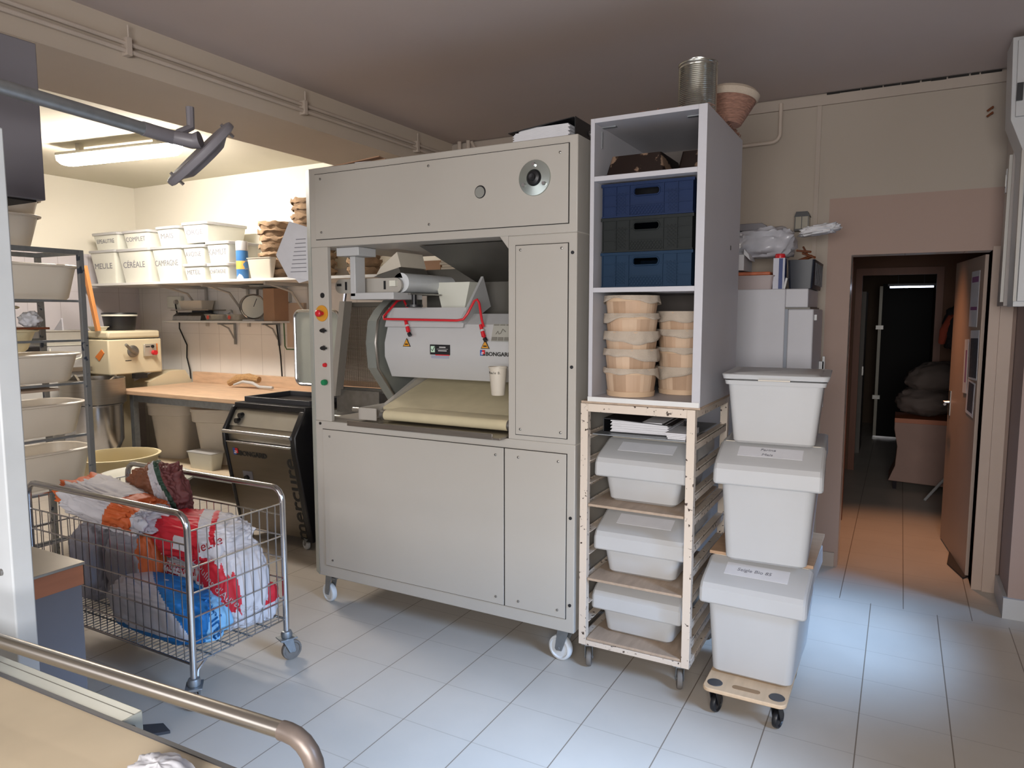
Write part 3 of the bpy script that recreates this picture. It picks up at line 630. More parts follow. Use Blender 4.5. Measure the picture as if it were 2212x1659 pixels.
# crates
def crate(label, z, m, w=.385, d=.5, h=.143):
    t = thing('plastic_crate', label, 'crate', (-.945, 3.10, z), 0, 'plastic crates in the tower shelf')
    x0, x1, y0, y1 = -w/2, w/2, -.22, .28
    b = MB(); th = .004; hs = .045   # front wall with a hand slot, made of pieces around the slot
    zs0, zs1, sx = h-.052, h-.026, .052
    b.box(x0, x1, y0, y0+th, 0, zs0); b.box(x0, x1, y0, y0+th, zs1, h); b.box(x0, -sx, y0, y0+th, zs0, zs1); b.box(sx, x1, y0, y0+th, zs0, zs1)
    b.box(x0, x0+th, y0, y1, 0, h); b.box(x1-th, x1, y0, y1, 0, h); b.box(x0, x1, y1-th, y1, 0, h); b.box(x0, x1, y0, y1, 0, th)
    b.build('body', m, t, local=True)
    b = MB(); b.box(x0-.006, x1+.006, y0-.006, y0+.002, h-.012, h); b.box(x0-.003, x1+.003, y0-.005, y0, 0, .006)
    for u in (-.5, -.34, -.19, .19, .34, .5): b.box(u*w-.0015 if abs(u) < .5 else u*w-.004*(u > 0), u*w+.0015 if abs(u) < .5 else u*w+.004*(u < 0), y0-.005, y0, .006, h-.012)
    b.box(x0, x1, y0-.004, y0, h*.33, h*.33+.002); b.box(x0, -sx-.01, y0-.004, y0, h*.66, h*.66+.002); b.box(sx+.01, x1, y0-.004, y0, h*.66, h*.66+.002)
    b.build('ribs', m, t, local=True)
    b = MB(); b.tube([Vector((p[0], y0-.003, p[1])) for p in rrect(-sx-.004, sx+.004, zs0-.004, zs1+.004, .016, 6)]+[Vector((sx+.004-.016, y0-.003, zs0-.004))], .003, 6); b.build('hand_slot_rim', m, t, local=True)
    b = MB()       # lattice of diagonal bars in three fields
    for c0, c1, a0, a1 in ((-.31, -.2, .1, .72), (-.17, .17, .04, .30), (.2, .31, .1, .72)):
        X0_, X1_, Z0_, Z1_ = c0*w*1.15, c1*w*1.15, a0*h, a1*h; n = max(2, int((X1_-X0_)/.013)); mz = max(2, int((Z1_-Z0_)/.013))
        for i in range(n):
            for j in range(mz):
                u0 = X0_+(X1_-X0_)*i/n; u1 = X0_+(X1_-X0_)*(i+1)/n; v0 = Z0_+(Z1_-Z0_)*j/mz; v1 = Z0_+(Z1_-Z0_)*(j+1)/mz
                b.tube([(u0, y0-.002, v0), (u1, y0-.002, v1)], .0013, 4, False); b.tube([(u0, y0-.002, v1), (u1, y0-.002, v0)], .0013, 4, False)
    b.build('lattice', m, t, local=True)
    return t
crate('bottom teal blue plastic crate of the stack in the tower shelf', 1.7105, M_blue2, h=.147)
crate('dark grey plastic crate between the two blue crates in the tower shelf', 1.8590, M_green, h=.143)
crate('top dark blue plastic crate of the stack in the tower shelf', 2.0035, M_blue, h=.140)
# old baking tins at the top
def loaf_tin(label, x, y, z, w, d, h, rz):
    t = thing('baking_tin', label, 'baking tin', (x, y, z), rz, 'rusty baking tins in the tower shelf')
    b = MB(); b.rr([(-w/2-.008, w/2+.008, -d/2-.008, d/2+.008, .01, 0), (-w/2-.008, w/2+.008, -d/2-.008, d/2+.008, .01, .008), (-w/2, w/2, -d/2, d/2, .01, .009), (-w/2+.018, w/2-.018, -d/2+.015, d/2-.015, .012, h)], k=4)
    b.build('tin_body', M_oldtin, t, local=True)
    b = MB(); b.tube([Vector((px, py, .004)) for px, py in rrect(-w/2-.01, w/2+.01, -d/2-.01, d/2+.01, .012, 4)], .0035, 6); b.build('rolled_rim', M_oldtin, t, local=True)
loaf_tin('rusty baking tin turned upside down on the top shelf of the tower, left', -1.0, 3.03, 2.1745, .25, .3, .085, .0)
loaf_tin('rusty baking tin turned upside down, at the back right of the top shelf', -.80, 3.13, 2.1745, .11, .28, .10, .0)
# slatted baskets with linen
def basket(label, x, y, z, h, sag, rot):
    t = thing('lined_basket', label, 'basket', (x, y, z), rot, 'linen lined wooden baskets in the tower shelf')
    n = 44; r0, r1 = .098, .113
    b = MB(); rings = []
    for (r, zz) in ((.0001, .004), (r0-.004, .004), (r0, 0), (r1, h), (r1-.004, h), (r0-.004, .01), (.0001, .01)):
        rings.append([Vector(((r+(.0012 if (k//4) % 2 else 0)*(r > .05))*math.cos(2*PI*k/n), (r+(.0012 if (k//4) % 2 else 0)*(r > .05))*math.sin(2*PI*k/n), zz)) for k in range(n)])
    b.loft(rings, False, False)
    b.bm.faces.ensure_lookup_table()
    for f_ in b.bm.faces:
        cc = f_.calc_center_median(); f_.material_index = int((math.atan2(cc.y, cc.x)+PI)/(2*PI)*n/4+1e-3)*7 % 3
    b.build('slats', [M_slat, mat('wood_slat_pale', '#c0a58b', .7, var=.08, scale=9), mat('wood_slat_dark', '#a3866c', .7, var=.1, scale=9)], t, local=True, smooth=8)
    b = MB(); b.lathe([(r0, -.0), (r0+.004, 0), (r0+.007, .022), (r0+.002, .022)], (0, 0, 0), 36); b.build('bottom_hoop', M_slat2, t, local=True)
    b = MB(); b.lathe([(r1-.003, h-.022), (r1+.003, h-.022), (r1+.004, h), (r1, h)], (0, 0, 0), 36); b.build('top_hoop', M_slat2, t, local=True)
    n = 60; rings = []
    for q in range(6):
        ring = []
        for k in range(n):
            a = 2*PI*k/n
            drop = .030+.016*math.sin(a*1.0+sag)+.006*math.sin(a*3+sag*2)+.003*math.sin(a*7)
            r = [r1-.007, r1-.006, r1+.004, r1+.0065, r1+.009, r1+.010][q]+.0015*math.sin(a*9+q)+.001*math.sin(a*15+sag)
            zz = [h-.012, h+.002, h+.004, h-.001-drop*.2, h-drop*.6, h-drop][q]
            ring.append(Vector((r*math.cos(a), r*math.sin(a), zz)))
        rings.append(ring)
    b = MB(); b.loft(rings, False, False); o = b.build('linen_cover', M_linen, t, local=True)
    so = o.modifiers.new('thick', 'SOLIDIFY'); so.thickness = .0015
    return t
zz = 1.2462
for k, (h, sag) in enumerate(((.118, .3), (.118, 2.4), (.118, 4.2), (.118, 1.2), (.118, 2.9))):
    basket(('bottom', 'second from the bottom', 'middle', 'fourth from the bottom', 'top')[k]+' wooden linen lined basket of the left stack in the tower shelf', -1.027, 2.955, zz, h, sag, k*.7)
    zz += .0755 if k else .083
zz = 1.2462
for k, sag in enumerate((4.4, 1.5, 3.4, .4)):
    basket(('bottom', 'second from the bottom', 'third from the bottom', 'top')[k]+' wooden linen lined basket of the right stack in the tower shelf', -.852, 3.145, zz, .118, sag, k*.9+.3)
    zz += .079 if k else .085
# on top of the tower
t = thing('tin_can', 'large ribbed empty tin can on top of the white tower shelf', 'can', (-.772, 2.98, 2.4055))
pr = [(.0001, 0), (.074, 0), (.078, .002), (.0755, .006)]
for k in range(24): z0 = .012+k*.0074; pr += [(.0745, z0), (.0768, z0+.0037)]
pr += [(.0755, .192), (.079, .195), (.079, .200), (.073, .198), (.072, .01), (.0001, .01)]
MB().lathe([(r, z) for r, z in pr], (-.772, 2.98, 2.4055), 40).build('ribbed_body', M_tin, t, smooth=60)
lidm = Matrix.Translation((-.782, 3.03, 2.600)) @ Matrix.Rotation(-.5, 4, 'X')
MB().lathe([(.0001, 0), (.066, 0), (.068, .002), (.0001, .002)], (0, 0, 0), 30, lidm).build('bent_lid', M_tin, t)
MB().lathe([(.0768, .085), (.0775, .085), (.0775, .11), (.0768, .11)], (-.772, 2.98, 2.4055), 40).build('label_band', mat('dull_tin_band', '#b5b3a2', .35, metal=.8), t) if False else None
t = thing('wicker_basket', 'small tilted wicker basket with white lining behind the tin can', 'basket', (-.70, 3.26, 2.406))
wm = Matrix.Translation((-.70, 3.25, 2.45)) @ Matrix.Rotation(.12, 4, 'Y') @ Matrix.Rotation(-.12, 4, 'X')
pr = [(.0001, -.03), (.05, -.03)]
for k in range(14): pr += [(.052+.0038*k, -.03+k*.0085), (.056+.0038*k, -.026+k*.0085)]
MB().lathe(pr+[(.10, .092), (.096, .092), (.05, -.02), (.0001, -.02)], (0, 0, 0), 30, wm).build('woven_bowl', M_wicker, t)
MB().lathe([(.085, .088), (.102, .072), (.110, .083), (.112, .098), (.100, .112), (.088, .108), (.080, .08)], (0, 0, 0), 36, wm).build('lining_rim', M_linen, t)
b = MB(); random.seed(3)
for k in range(46):
    x, y = -.95+random.random()*.24, 2.88+random.random()*.10; a = random.random()*6.28; l = .02+random.random()*.03
    b.tube([(x, y, 2.4085+random.random()*.004), (x+l*.5*math.cos(a), y+l*.5*math.sin(a), 2.414+random.random()*.012), (x+l*math.cos(a), y+l*math.sin(a), 2.409+random.random()*.008)], .0016, 4)
o = b.build('straw_mat', M_wicker, base=(-.83, 2.93, 2.406)); put(o, 'frayed brown straw lying along the top front edge of the tower shelf', 'straw', kind='stuff')
b = MB(); random.seed(4)
for k in range(60):
    x, y = -.715+random.random()*.02, 3.05+random.random()*.42; a = random.random()*6.28; l = .02+random.random()*.03
    b.tube([(x, y, 2.4085+random.random()*.004), (x+l*.2, y+l*.5*math.sin(a), 2.414+random.random()*.012), (x+l*.1*math.cos(a), y+l*math.sin(a), 2.409+random.random()*.010)], .0018, 4)
o = b.build('straw_mat', M_wicker, base=(-.70, 3.3, 2.406)); put(o, 'frayed brown straw lying along the right edge of the tower top under the wicker basket', 'straw', kind='stuff')
# on top of the machine
binder('ring_binder', 'black ring binder with white pages lying on top of the tall machine', (-1.255, 3.15, 2.3505), PI, .32, .30, .085, M_black, tilt=.10)
t = thing('cardboard_sheets', 'few flat brown cardboard sheets on top of the tall machine near its left end', 'cardboard', (-2.45, 2.95, 2.351))
MB().box(-.16, .16, -.09, .10, 0, .004, Matrix.Translation((-2.43, 2.93, 2.352)) @ Matrix.Rotation(-.04, 4, 'Y')).build('sheet', M_card, t)
MB().box(-.17, .12, -.10, .09, .012, .018, Matrix.Translation((-2.48, 2.96, 2.357)) @ Matrix.Rotation(-.13, 4, 'Y') @ Matrix.Rotation(.2, 4, 'Z')).build('sheet', M_card, t)
MB().box(-.12, .14, -.08, .08, .004, .007, Matrix.Translation((-2.36, 2.94, 2.357)) @ Matrix.Rotation(.1, 4, 'Z')).build('paper', M_paper, t)

# ------------------------------------------------------------------ bin stack on the dolly
t = thing('plant_dolly', 'small plywood dolly on black castors under the stack of white bins', 'dolly', (-.46, 2.95, 0))
DM = Matrix.Translation((-.462, 2.96, 0)) @ Matrix.Rotation(.0, 4, 'Z')
b = MB(); b.rr([(-.165, .150, -.25, .25, .03, .112), (-.165, .150, -.25, .25, .03, .128)], (-.462, 2.96, 0), k=6)
b.build('deck', M_woodlt, t, bevel=.003)
for x, y in ((-.125, -.195), (.11, -.195), (-.125, .2), (.11, .2)):
    MB().lathe([(.0001, .1305), (.028, .1305), (.030, .1285)], (-.462+x, 2.96+y, 0), 24).build('rubber_disc', M_dkgrey, t)
    castor(t, -.462+x, 2.96+y, .112, .038, M_black, M_black, 1.3, .022)
MB().rr([(-.058, .048, -.206, -.178, .013, .1281), (-.058, .048, -.206, -.178, .013, .1292)], (-.462, 2.96, 0), k=6).build('hand_slot', mat('slot_wood', '#8f7355', .8), t)
flip_bin('storage_bin', 'large white lidded bin standing on the plywood dolly, lowest of its stack', (-.462, 3.08, .1315), -.02, .41, .55, .450, 'tall stack of white bins', ['Seigle Bio 85'], taper=.05, lsz=.026)
o = MB().box(-.672, -.262, 2.985, 3.46, .5825, .596).build('separating_board', M_wood, base=(-.467, 3.2, .5825), bevel=.001)
put(o, 'brown board between the lowest and the second bin of the dolly stack', 'board')
flip_bin('storage_bin', 'large white lidded bin in the middle of the dolly stack, marked Farine Mais', (-.447, 3.135, .597), .05, .41, .55, .470, 'tall stack of white bins', ['Farine', 'Mais'], taper=.05, lsz=.024)
t = thing('storage_box', 'white box with a flat lid, topmost of the dolly stack', 'box', (-.445, 3.165, 1.0685), .06)
b = MB(); b.rr([(-.150, .150, -.155, .155, .02, 0), (-.158, .158, -.165, .165, .025, .01), (-.182, .182, -.190, .190, .025, .262), (-.176, .176, -.184, .184, .025, .264), (-.15, .15, -.155, .155, .02, .02)], k=5); b.build('body', M_plw, t, local=True)
b = MB(); b.rr([(-.190, .190, -.200, .200, .02, .245), (-.193, .193, -.203, .203, .02, .262), (-.186, .186, -.196, .196, .02, .262)], k=5); b.build('body_rim', M_plw, t, local=True)
b = MB(); b.rr([(-.198, .198, -.208, .208, .02, .268), (-.204, .204, -.214, .214, .025, .286), (-.200, .200, -.210, .210, .022, .289), (-.172, .172, -.182, .182, .02, .284), (-.160, .160, -.170, .170, .02, .292)], k=5); b.build('lid', M_plw, t, local=True)
MB().box(-.06, .06, -.217, -.204, .264, .268).build('lid_clip', M_ply, t, local=True)

# ------------------------------------------------------------------ fridge and what is on it
FX0, FX1, FY0, FY1, FZ = -1.10, -.415, 4.12, 4.62, 1.735
t = thing('refrigerator', 'white upright refrigerator behind the tower shelf, its door facing the passage', 'refrigerator', (-.75, 4.37, 0))
MB().box(FX0, -.56, FY0, FY1, .03, FZ).build('cabinet', M_white, t, bevel=.004)
MB().box(-.56, FX1-.03, FY0, FY1, FZ-.10, FZ).build('control_strip', M_white, t, bevel=.004)
d = MB().box(-.545, FX1, FY0+.004, FY1, .05, FZ-.11).build('door', M_white, t, bevel=.006)
MB().box(-.56, -.545, FY0+.01, FY1-.01, .05, FZ-.11).build('door_seal', mat('seal_grey', '#8b9099', .7), t)
MB().box(-.56, FX1-.02, FY0+.01, FY1-.01, FZ-.11, FZ-.10).build('dark_gap', M_inner, t)
MB().box(FX1, FX1+.012, FY0+.05, FY0+.09, FZ-.17, FZ-.14).build('hinge_cap', M_plw, d)
b = MB(); b.box(FX1, FX1+.025, FY1-.09, FY1-.06, 1.25, 1.32); b.box(FX1+.018, FX1+.03, FY1-.09, FY1-.06, 1.05, 1.35); b.build('handle', M_plw, d)
def tubbox(name, label, x0, x1, y0, y1, z, h, m, tp=.01, cat='tub', group=None, lid=None):
    t = thing(name, label, cat, ((x0+x1)/2, (y0+y1)/2, z), 0, group)
    b = MB(); b.rr([(x0+tp, x1-tp, y0+tp, y1-tp, .012, z), (x0, x1, y0, y1, .015, z+h), (x0+.004, x1-.004, y0+.004, y1-.004, .013, z+h), (x0+tp+.004, x1-tp-.004, y0+tp+.004, y1-tp-.004, .012, z+.006)], k=4); b.build('body', m, t)
    b = MB(); b.rr([(x0-.005, x1+.005, y0-.005, y1+.005, .016, z+h-.006), (x0-.006, x1+.006, y0-.006, y1+.006, .016, z+h+.001), (x0, x1, y0, y1, .015, z+h+.001)], k=4, cap0=False, cap1=bool(lid)); b.build('rim', lid or m, t)
    return t
tubbox('plastic_tub', 'pale shallow plastic tub on the refrigerator beside the blue and white carton', -.86, -.63, 4.14, 4.36, FZ+.001, .075, mat('pale_tub', '#9c8f8e', .5), cat='tub')
o = MB().box(-.84, -.65, 4.16, 4.34, FZ+.078, FZ+.098).build('orange_packet', mat('orange_packet_paper', '#b0603f', .6, var=.3, scale=18), base=(-.74, 4.25, FZ+.078), bevel=.006); put(o, 'orange packet lying in the shallow tub on the refrigerator', 'packet')
t = thing('milk_carton', 'tall blue and white carton with a red cap standing on the refrigerator', 'carton', (-.60, 4.20, FZ))
MB().box(-.635, -.575, 4.16, 4.22, FZ+.001, FZ+.17).build('body', mat('carton_white', '#b9b9c4', .5), t); MB().box(-.605, -.585, 4.157, 4.16, FZ+.002, FZ+.168).build('blue_band', mat('carton_blue', '#20356f', .5), t)
MB().box(-.574, -.5725, 4.16, 4.22, FZ+.002, FZ+.168).build('blue_side', mat('carton_blue', '#20356f', .5), t)
MB().lathe([(.0001, 0), (.026, 0), (.028, .012), (.024, .024), (.0001, .026)], (-.605, 4.19, FZ+.17), 18).build('cap', M_red, t)
t = thing('black_crate', 'dark blue black plastic crate at the right end of the refrigerator top', 'crate', (-.47, 4.38, FZ))
b = MB(); b.rr([(-.548, -.43, 4.14, 4.60, .012, FZ+.001), (-.558, -.42, 4.13, 4.61, .014, FZ+.155), (-.552, -.426, 4.136, 4.604, .013, FZ+.155), (-.54, -.438, 4.15, 4.59, .012, FZ+.006)], k=4); b.build('body', mat('navy_plastic', '#101624', .45), t)
b = MB()
for k in range(9): b.box(-.5585+.0, -.5565, 4.18+k*.045, 4.19+k*.045, FZ+.02, FZ+.14); b.box(-.421, -.4185, 4.18+k*.045, 4.19+k*.045, FZ+.02, FZ+.14)
b.build('ribs', mat('navy_plastic', '#101624', .45), t)
o = MB().box(-.575, -.565, 4.125, 4.14, FZ+.001, FZ+.06, Matrix.Translation((-.57, 4.13, FZ)) @ Matrix.Rotation(.2, 4, 'Y') @ Matrix.Translation((.57, -4.13, -FZ))).build('small_tag', M_plw, base=(-.57, 4.13, FZ)); put(o, 'small white tag standing at the front edge of the refrigerator top', 'tag')
t = thing('white_box', 'torn white cardboard box behind the tower at the left of the refrigerator top', 'box', (-.93, 4.3, FZ))
MB().box(-1.0, -.80, 4.20, 4.45, FZ+.11, FZ+.20).build('carton', M_paper, t, bevel=.003); MB().box(-1.02, -.84, 4.22, 4.42, FZ+.002, FZ+.11).build('lower_carton', mat('dusty_carton', '#8c8382', .7), t)
b = MB(); b.prism([(-.80, FZ+.20), (-.765, FZ+.165), (-.775, FZ+.20), (-.80, FZ+.23)], 'y', 4.19, 4.35); b.build('torn_flap', M_paper, t)
def blob(name, label, cat, c, sx, sy, sz, m, seed, amp=.25, matf=None, mats=None, nseg=40, nring=24, power=1.0, rz=0, group=None, tilt=(0, 0), freq=3.0, flat=.0, parent=None, crumple=.0):
    """crumpled bag or sack: a sphere-like surface with folds; matf picks the printed colour"""
    bm = bmesh.new(); off = Vector((seed*3.1, seed*1.7, seed*.9)); V = []
    R = Matrix.Rotation(rz, 3, 'Z') @ Matrix.Rotation(tilt[0], 3, 'X') @ Matrix.Rotation(tilt[1], 3, 'Y')
    def pt(u, v):
        a = 2*PI*u; th = PI*v
        d = Vector((math.sin(th)*math.cos(a), math.sin(th)*math.sin(a), -math.cos(th)))
        p = Vector([math.copysign(abs(q)**power, q) for q in d]); p0 = p.copy()
        n1 = noise.noise(d*freq+off)*amp+noise.noise(d*freq*2.7+off)*amp*.45
        n2 = (abs(noise.noise(d*freq*3.1+off))-.2)*crumple
        p = p*(1+n1+n2)
        q = Vector((p.x*sx, p.y*sy, p.z*sz))
        if flat: q.z = max(q.z, -sz*flat)
        return q, p, p0
    base = []
    rings = []
    for j in range(nring+1):
        ring = []
        for i in range(nseg):
            q, p, p0 = pt(i/nseg, min(max(j/nring, .002), .998)); v = bm.verts.new(R @ q+Vector(c)); ring.append((v, p, p0))
        rings.append(ring)
    for j in range(nring):
        for i in range(nseg):
            q4 = (rings[j][i], rings[j][(i+1) % nseg], rings[j+1][(i+1) % nseg], rings[j+1][i])
            f = bm.faces.new([x[0] for x in q4])
            if matf:
                pm = sum((x[2] for x in q4), Vector())/4; f.material_index = matf(pm)
    bm.faces.new([x[0] for x in rings[0]][::-1]); bm.faces.new([x[0] for x in rings[-1]])
    mb = MB(); mb.bm.free(); mb.bm = bm
    zmin = min(v.co.z for v in bm.verts)
    o = mb.build(name, mats or m, parent, base=None if parent else (c[0], c[1], zmin), smooth=60)
    if label: put(o, label, cat, group)
    return o
blob('plastic_bag', 'bunched clear plastic bag lying over the things on the refrigerator', 'bag', (-.72, 4.38, FZ+.265), .17, .12, .095, M_film, 5, .22, crumple=.16, flat=.8, freq=3.2, power=.8)
blob('plastic_bag', 'white plastic bag end sticking out over the black crate on the refrigerator', 'bag', (-.425, 4.30, FZ+.325), .10, .07, .026, M_paper, 8, .3, tilt=(0, -.12), crumple=.25, freq=2.6, power=.7)
b = MB(); b.tube([(-.47, 4.22, FZ+.19), (-.50, 4.30, FZ+.235)], .006, 6); b.tube([(-.43, 4.22, FZ+.17), (-.50, 4.28, FZ+.20)], .007, 6); b.tube([(-.45, 4.2, FZ+.2), (-.53, 4.27, FZ+.215)], .006, 6); b.tube([(-.52, 4.3, FZ+.16), (-.45, 4.25, FZ+.18)], .01, 6)
o = b.build('wooden_utensils', M_brown, base=(-.48, 4.25, FZ+.16)); put(o, 'few brown wooden handles sticking out of the dark crate on the refrigerator', 'utensils', kind='stuff')
t = thing('grey_tray', 'grey plastic lid lying on top of the pile on the refrigerator, left', 'lid', (-.85, 4.38, FZ+.35))
MB().prism([(-1.0, FZ+.345), (-.70, FZ+.345), (-.705, FZ+.37), (-.73, FZ+.385), (-1.0, FZ+.385)], 'y', 4.32, 4.56).build('lid_shell', M_hood, t, bevel=.003)
MB().box(-1.0, -.74, 4.36, 4.55, FZ+.20, FZ+.344).build('carton_below', mat('blue_grey_carton', '#77828e', .6, var=.2, scale=12), t); MB().box(-.86, -.81, 4.355, 4.36, FZ+.24, FZ+.32).build('blue_print', mat('carton_blue2', '#2c5c86', .5), t)
t = thing('lantern', 'small dark capped lantern box on the wall above the refrigerator', 'lamp', (-.57, 4.78, FZ+.42))
MB().box(-.605, -.525, 4.74, 4.815, FZ+.385, FZ+.46).build('glass_body', mat('dusty_glass', '#8b8474', .3), t)
MB().prism([(-.61, FZ+.46), (-.52, FZ+.46), (-.535, FZ+.49), (-.60, FZ+.49)], 'y', 4.735, 4.817).build('cap', M_black, t); MB().box(-.61, -.52, 4.735, 4.815, FZ+.375, FZ+.386).build('foot', M_black, t)
b = MB()
for x in (-.605, -.567, -.529): b.box(x-.002, x+.002, 4.736, 4.74, FZ+.386, FZ+.46)
b.build('bars', M_black, t)

# ------------------------------------------------------------------ door, corridor and right wall
t = thing('door_leaf', 'cream door standing open into the corridor with sheets taped on it', 'door', (.425, 5.0, 0))
DMx = Matrix.Translation((.452, 5.0, 0)) @ Matrix.Rotation(math.radians(97), 4, 'Z')
MB().box(0, .80, 0, .04, .012, 1.945, DMx).build('door_panel', M_door, t, bevel=.002)
b = MB(); b.tube([DMx @ Vector((.74, .04, .99)), DMx @ Vector((.74, .085, .99)), DMx @ Vector((.64, .088, .985))], .009, 8); b.build('door_handle', M_chrome, t)
MB().box(.715, .765, .040, .045, .90, 1.07, DMx).build('handle_plate', M_dull, t)
for z in (1.93,): MB().lathe([(.0001, 0), (.008, 0), (.008, .04), (.0001, .042)], DMx @ Vector((-.01, -.0, z)), 10).build('hinge_pin', mat('brass', '#c79a45', .3, metal=1), t)
def sheet(name, label, x0, x1, z0, z1, m, lift, lines=None, lm=None, cat='notice', rot=0.0):
    n = thing(name, label, cat, DMx @ Vector(((x0+x1)/2, .041+lift, z0)))
    RM = DMx @ Matrix.Translation(((x0+x1)/2, 0, (z0+z1)/2)) @ Matrix.Rotation(rot, 4, 'Y') @ Matrix.Translation((-(x0+x1)/2, 0, -(z0+z1)/2))
    MB().box(x0, x1, .0405+lift, .0418+lift, z0, z1, RM).build('paper', m, n)
    if lines:
        for k, (u0, u1, v0, v1) in enumerate(lines):
            MB().box(x0+(x1-x0)*u0, x0+(x1-x0)*u1, .0418+lift, .0424+lift, z0+(z1-z0)*v0, z0+(z1-z0)*v1, RM).build('print_block', lm, n)
M_ppur = mat('mauve_print', '#8c5a86', .8); M_pdk = mat('slate_print', '#47474f', .8, var=.25, scale=60)
sheet('notice', 'pale notice with purple heading at the top of the open door', .10, .31, 1.52, 1.86, M_paper, 0, [(.1, .9, .30, .36), (.1, .9, .8, .9)], M_ppur)
sheet('notice', 'dark printed sheet, the upper of the two taped on the open door', .02, .24, 1.20, 1.50, M_paper, 0, [(.06, .94, .04, .84)], M_pdk, rot=.03)
sheet('notice', 'dark printed sheet, the lower of the two taped on the open door', .04, .24, .98, 1.19, M_paper, .002, [(.12, .8, .1, .95)], M_pdk, rot=-.06)
sheet('notice', 'tall narrow white note beside the dark sheets on the open door', .25, .36, 1.10, 1.44, M_paper, .004, [(.3, .6, .2, .8)], M_ppur, rot=.05)
o = MB().prism([(.36, 5.52), (.44, 5.02), (.40, 4.95), (.33, 5.2)], 'z', .001, .012).build('door_wedge', mat('dark_rubber', '#37302c', .8), base=(.38, 5.2, 0)); put(o, 'dark rubber draught strip on the floor under the open door', 'wedge')
t = thing('corridor_cabinet', 'low pinkish cabinet on feet at the end of the corridor under the white sacks', 'cabinet', (.25, 7.45, 0))
b = MB(); b.prism([(-.04, .08), (.58, .06), (.58, .62), (-.01, .62), (-.01, .56), (.02, .40), (.01, .22)], 'y', 7.25, 7.70); b.build('body', mat('pink_cabinet', '#94766a', .6), t, bevel=.004)
MB().box(-.01, .58, 7.24, 7.71, .62, .66).build('top_edge', mat('orange_wood', '#a3592f', .5), t)
for x in (.0, .52): MB().box(x, x+.03, 7.28, 7.31, 0, .075).build('leg', M_dark, t)
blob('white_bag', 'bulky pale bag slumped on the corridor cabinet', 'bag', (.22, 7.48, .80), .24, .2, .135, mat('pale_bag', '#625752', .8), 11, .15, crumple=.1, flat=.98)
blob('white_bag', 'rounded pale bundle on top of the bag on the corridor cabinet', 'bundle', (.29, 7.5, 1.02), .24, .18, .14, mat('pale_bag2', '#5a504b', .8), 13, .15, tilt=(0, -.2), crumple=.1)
blob('hanging_coat', 'long dark coat hanging on the corridor wall behind the open door', 'coat', (.50, 6.75, 1.05), .10, .16, .42, M_dark, 17, .18, power=.7)
blob('hanging_jacket', 'dark jacket with reddish sleeve hanging above the long coat', 'coat', (.43, 6.9, 1.48), .12, .18, .20, M_dark, 19, .22, power=.8)
b = MB(); b.tube([(.30, 6.85, 1.36), (.31, 6.8, 1.46), (.36, 6.8, 1.56), (.44, 6.85, 1.60)], [.025, .035, .04, .03], 10); o = b.build('red_sleeve', mat('red_brown_cloth', '#8a3b28', .9), base=(.36, 6.8, 1.36)); put(o, 'reddish brown scarf hanging beside the dark jacket in the corridor', 'scarf')
b = MB(); b.tube([(.245, 6.9, .01), (.48, 7.1, .30), (.5, 7.12, .5)], .012, 8); o = b.build('walking_stick', M_plw, base=(.36, 7.0, 0)); put(o, 'thin white stick leaning below the dark coat in the corridor', 'stick')
t = thing('far_tube_lamp', 'thin lit tube lamp on the ceiling of the far dark room', 'lamp', (.07, 9.0, 1.9))
MB().cyl((-.13, 9.0, 1.895), (.29, 9.0, 1.895), .009, 8).build('tube', M_tube, t); MB().box(-.15, .31, 8.98, 9.02, 1.906, 1.93).build('housing', M_dkgrey, t)
b = MB(); b.tube([(-.05, 9, 1.93), (-.05, 9, 2.70)], .004, 6); b.tube([(.2, 9, 1.93), (.2, 9, 2.70)], .004, 6); b.build('hanger', M_dkgrey, t)
t = thing('glass_door', 'dark glazed door with a pale metal edge strip in the far room', 'door', (-.1, 10.3, 0))
MB().box(-.26, -.225, 10.28, 10.32, .02, 1.95).build('edge_strip', mat('pale_strip', '#b6b0a0', .5), t)
MB().box(-.225, .33, 10.29, 10.31, .02, 1.98).build('dark_pane', mat('dark_pane', '#0d0b0a', .8), t)
for z in (.5, 1.4): MB().box(-.285, -.20, 10.26, 10.28, z, z+.05).build('hinge', M_dull, t)
MB().box(-.26, .33, 10.26, 10.30, .0, .02).build('sill', M_chrome, t)
t = thing('far_cabinet', 'grey cabinet at the left of the far room', 'cabinet', (-.8, 9.2, 0)); MB().box(-1.0, -.36, 9.0, 9.5, 0, 1.85).build('body', mat('grey_door', '#6c665f', .6), t); MB().box(-.37, -.355, 8.99, 9.0, .9, 1.0).build('handle', M_dull, t)

t = thing('metal_cupboard', 'white metal cupboard high on the right wall with small hinges, near the door', 'cupboard', (.48, 4.6, 1.65))
MB().box(.455, .56, 4.43, 4.70, 1.64, 2.62).build('body', mat('cupboard_grey', '#a39a94', .5), t, bevel=.002)
MB().box(.440, .455, 4.43, 4.47, 1.66, 2.40).build('door_edge', M_mach, t, bevel=.001)
for z in (2.28, 2.60): 
    h = MB().box(.437, .455, 4.48, 4.52, z-.06, z+.06).build('hinge', M_plw, t); MB().box(.434, .438, 4.485, 4.515, z-.03, z+.03).build('pin', M_dull, h)
t = thing('tall_cabinet', 'large white wall cabinet at the right edge with a slanting lower front', 'cabinet', (.75, 4.2, 1.62))
MB().prism([(.470, 1.635), (.9, 1.635), (.9, 2.90), (.400, 2.90), (.412, 2.52), (.465, 2.38)], 'y', 4.20, 4.415).build('carcass', M_plw, t, bevel=.002)
MB().prism([(.466, 1.66), (.478, 1.66), (.474, 2.37), (.461, 2.37)], 'y', 4.17, 4.2).build('door_rail', M_mach, t)
MB().box(.483, .88, 4.18, 4.2, 1.66, 2.37).build('lower_door', M_plw, t, bevel=.002)
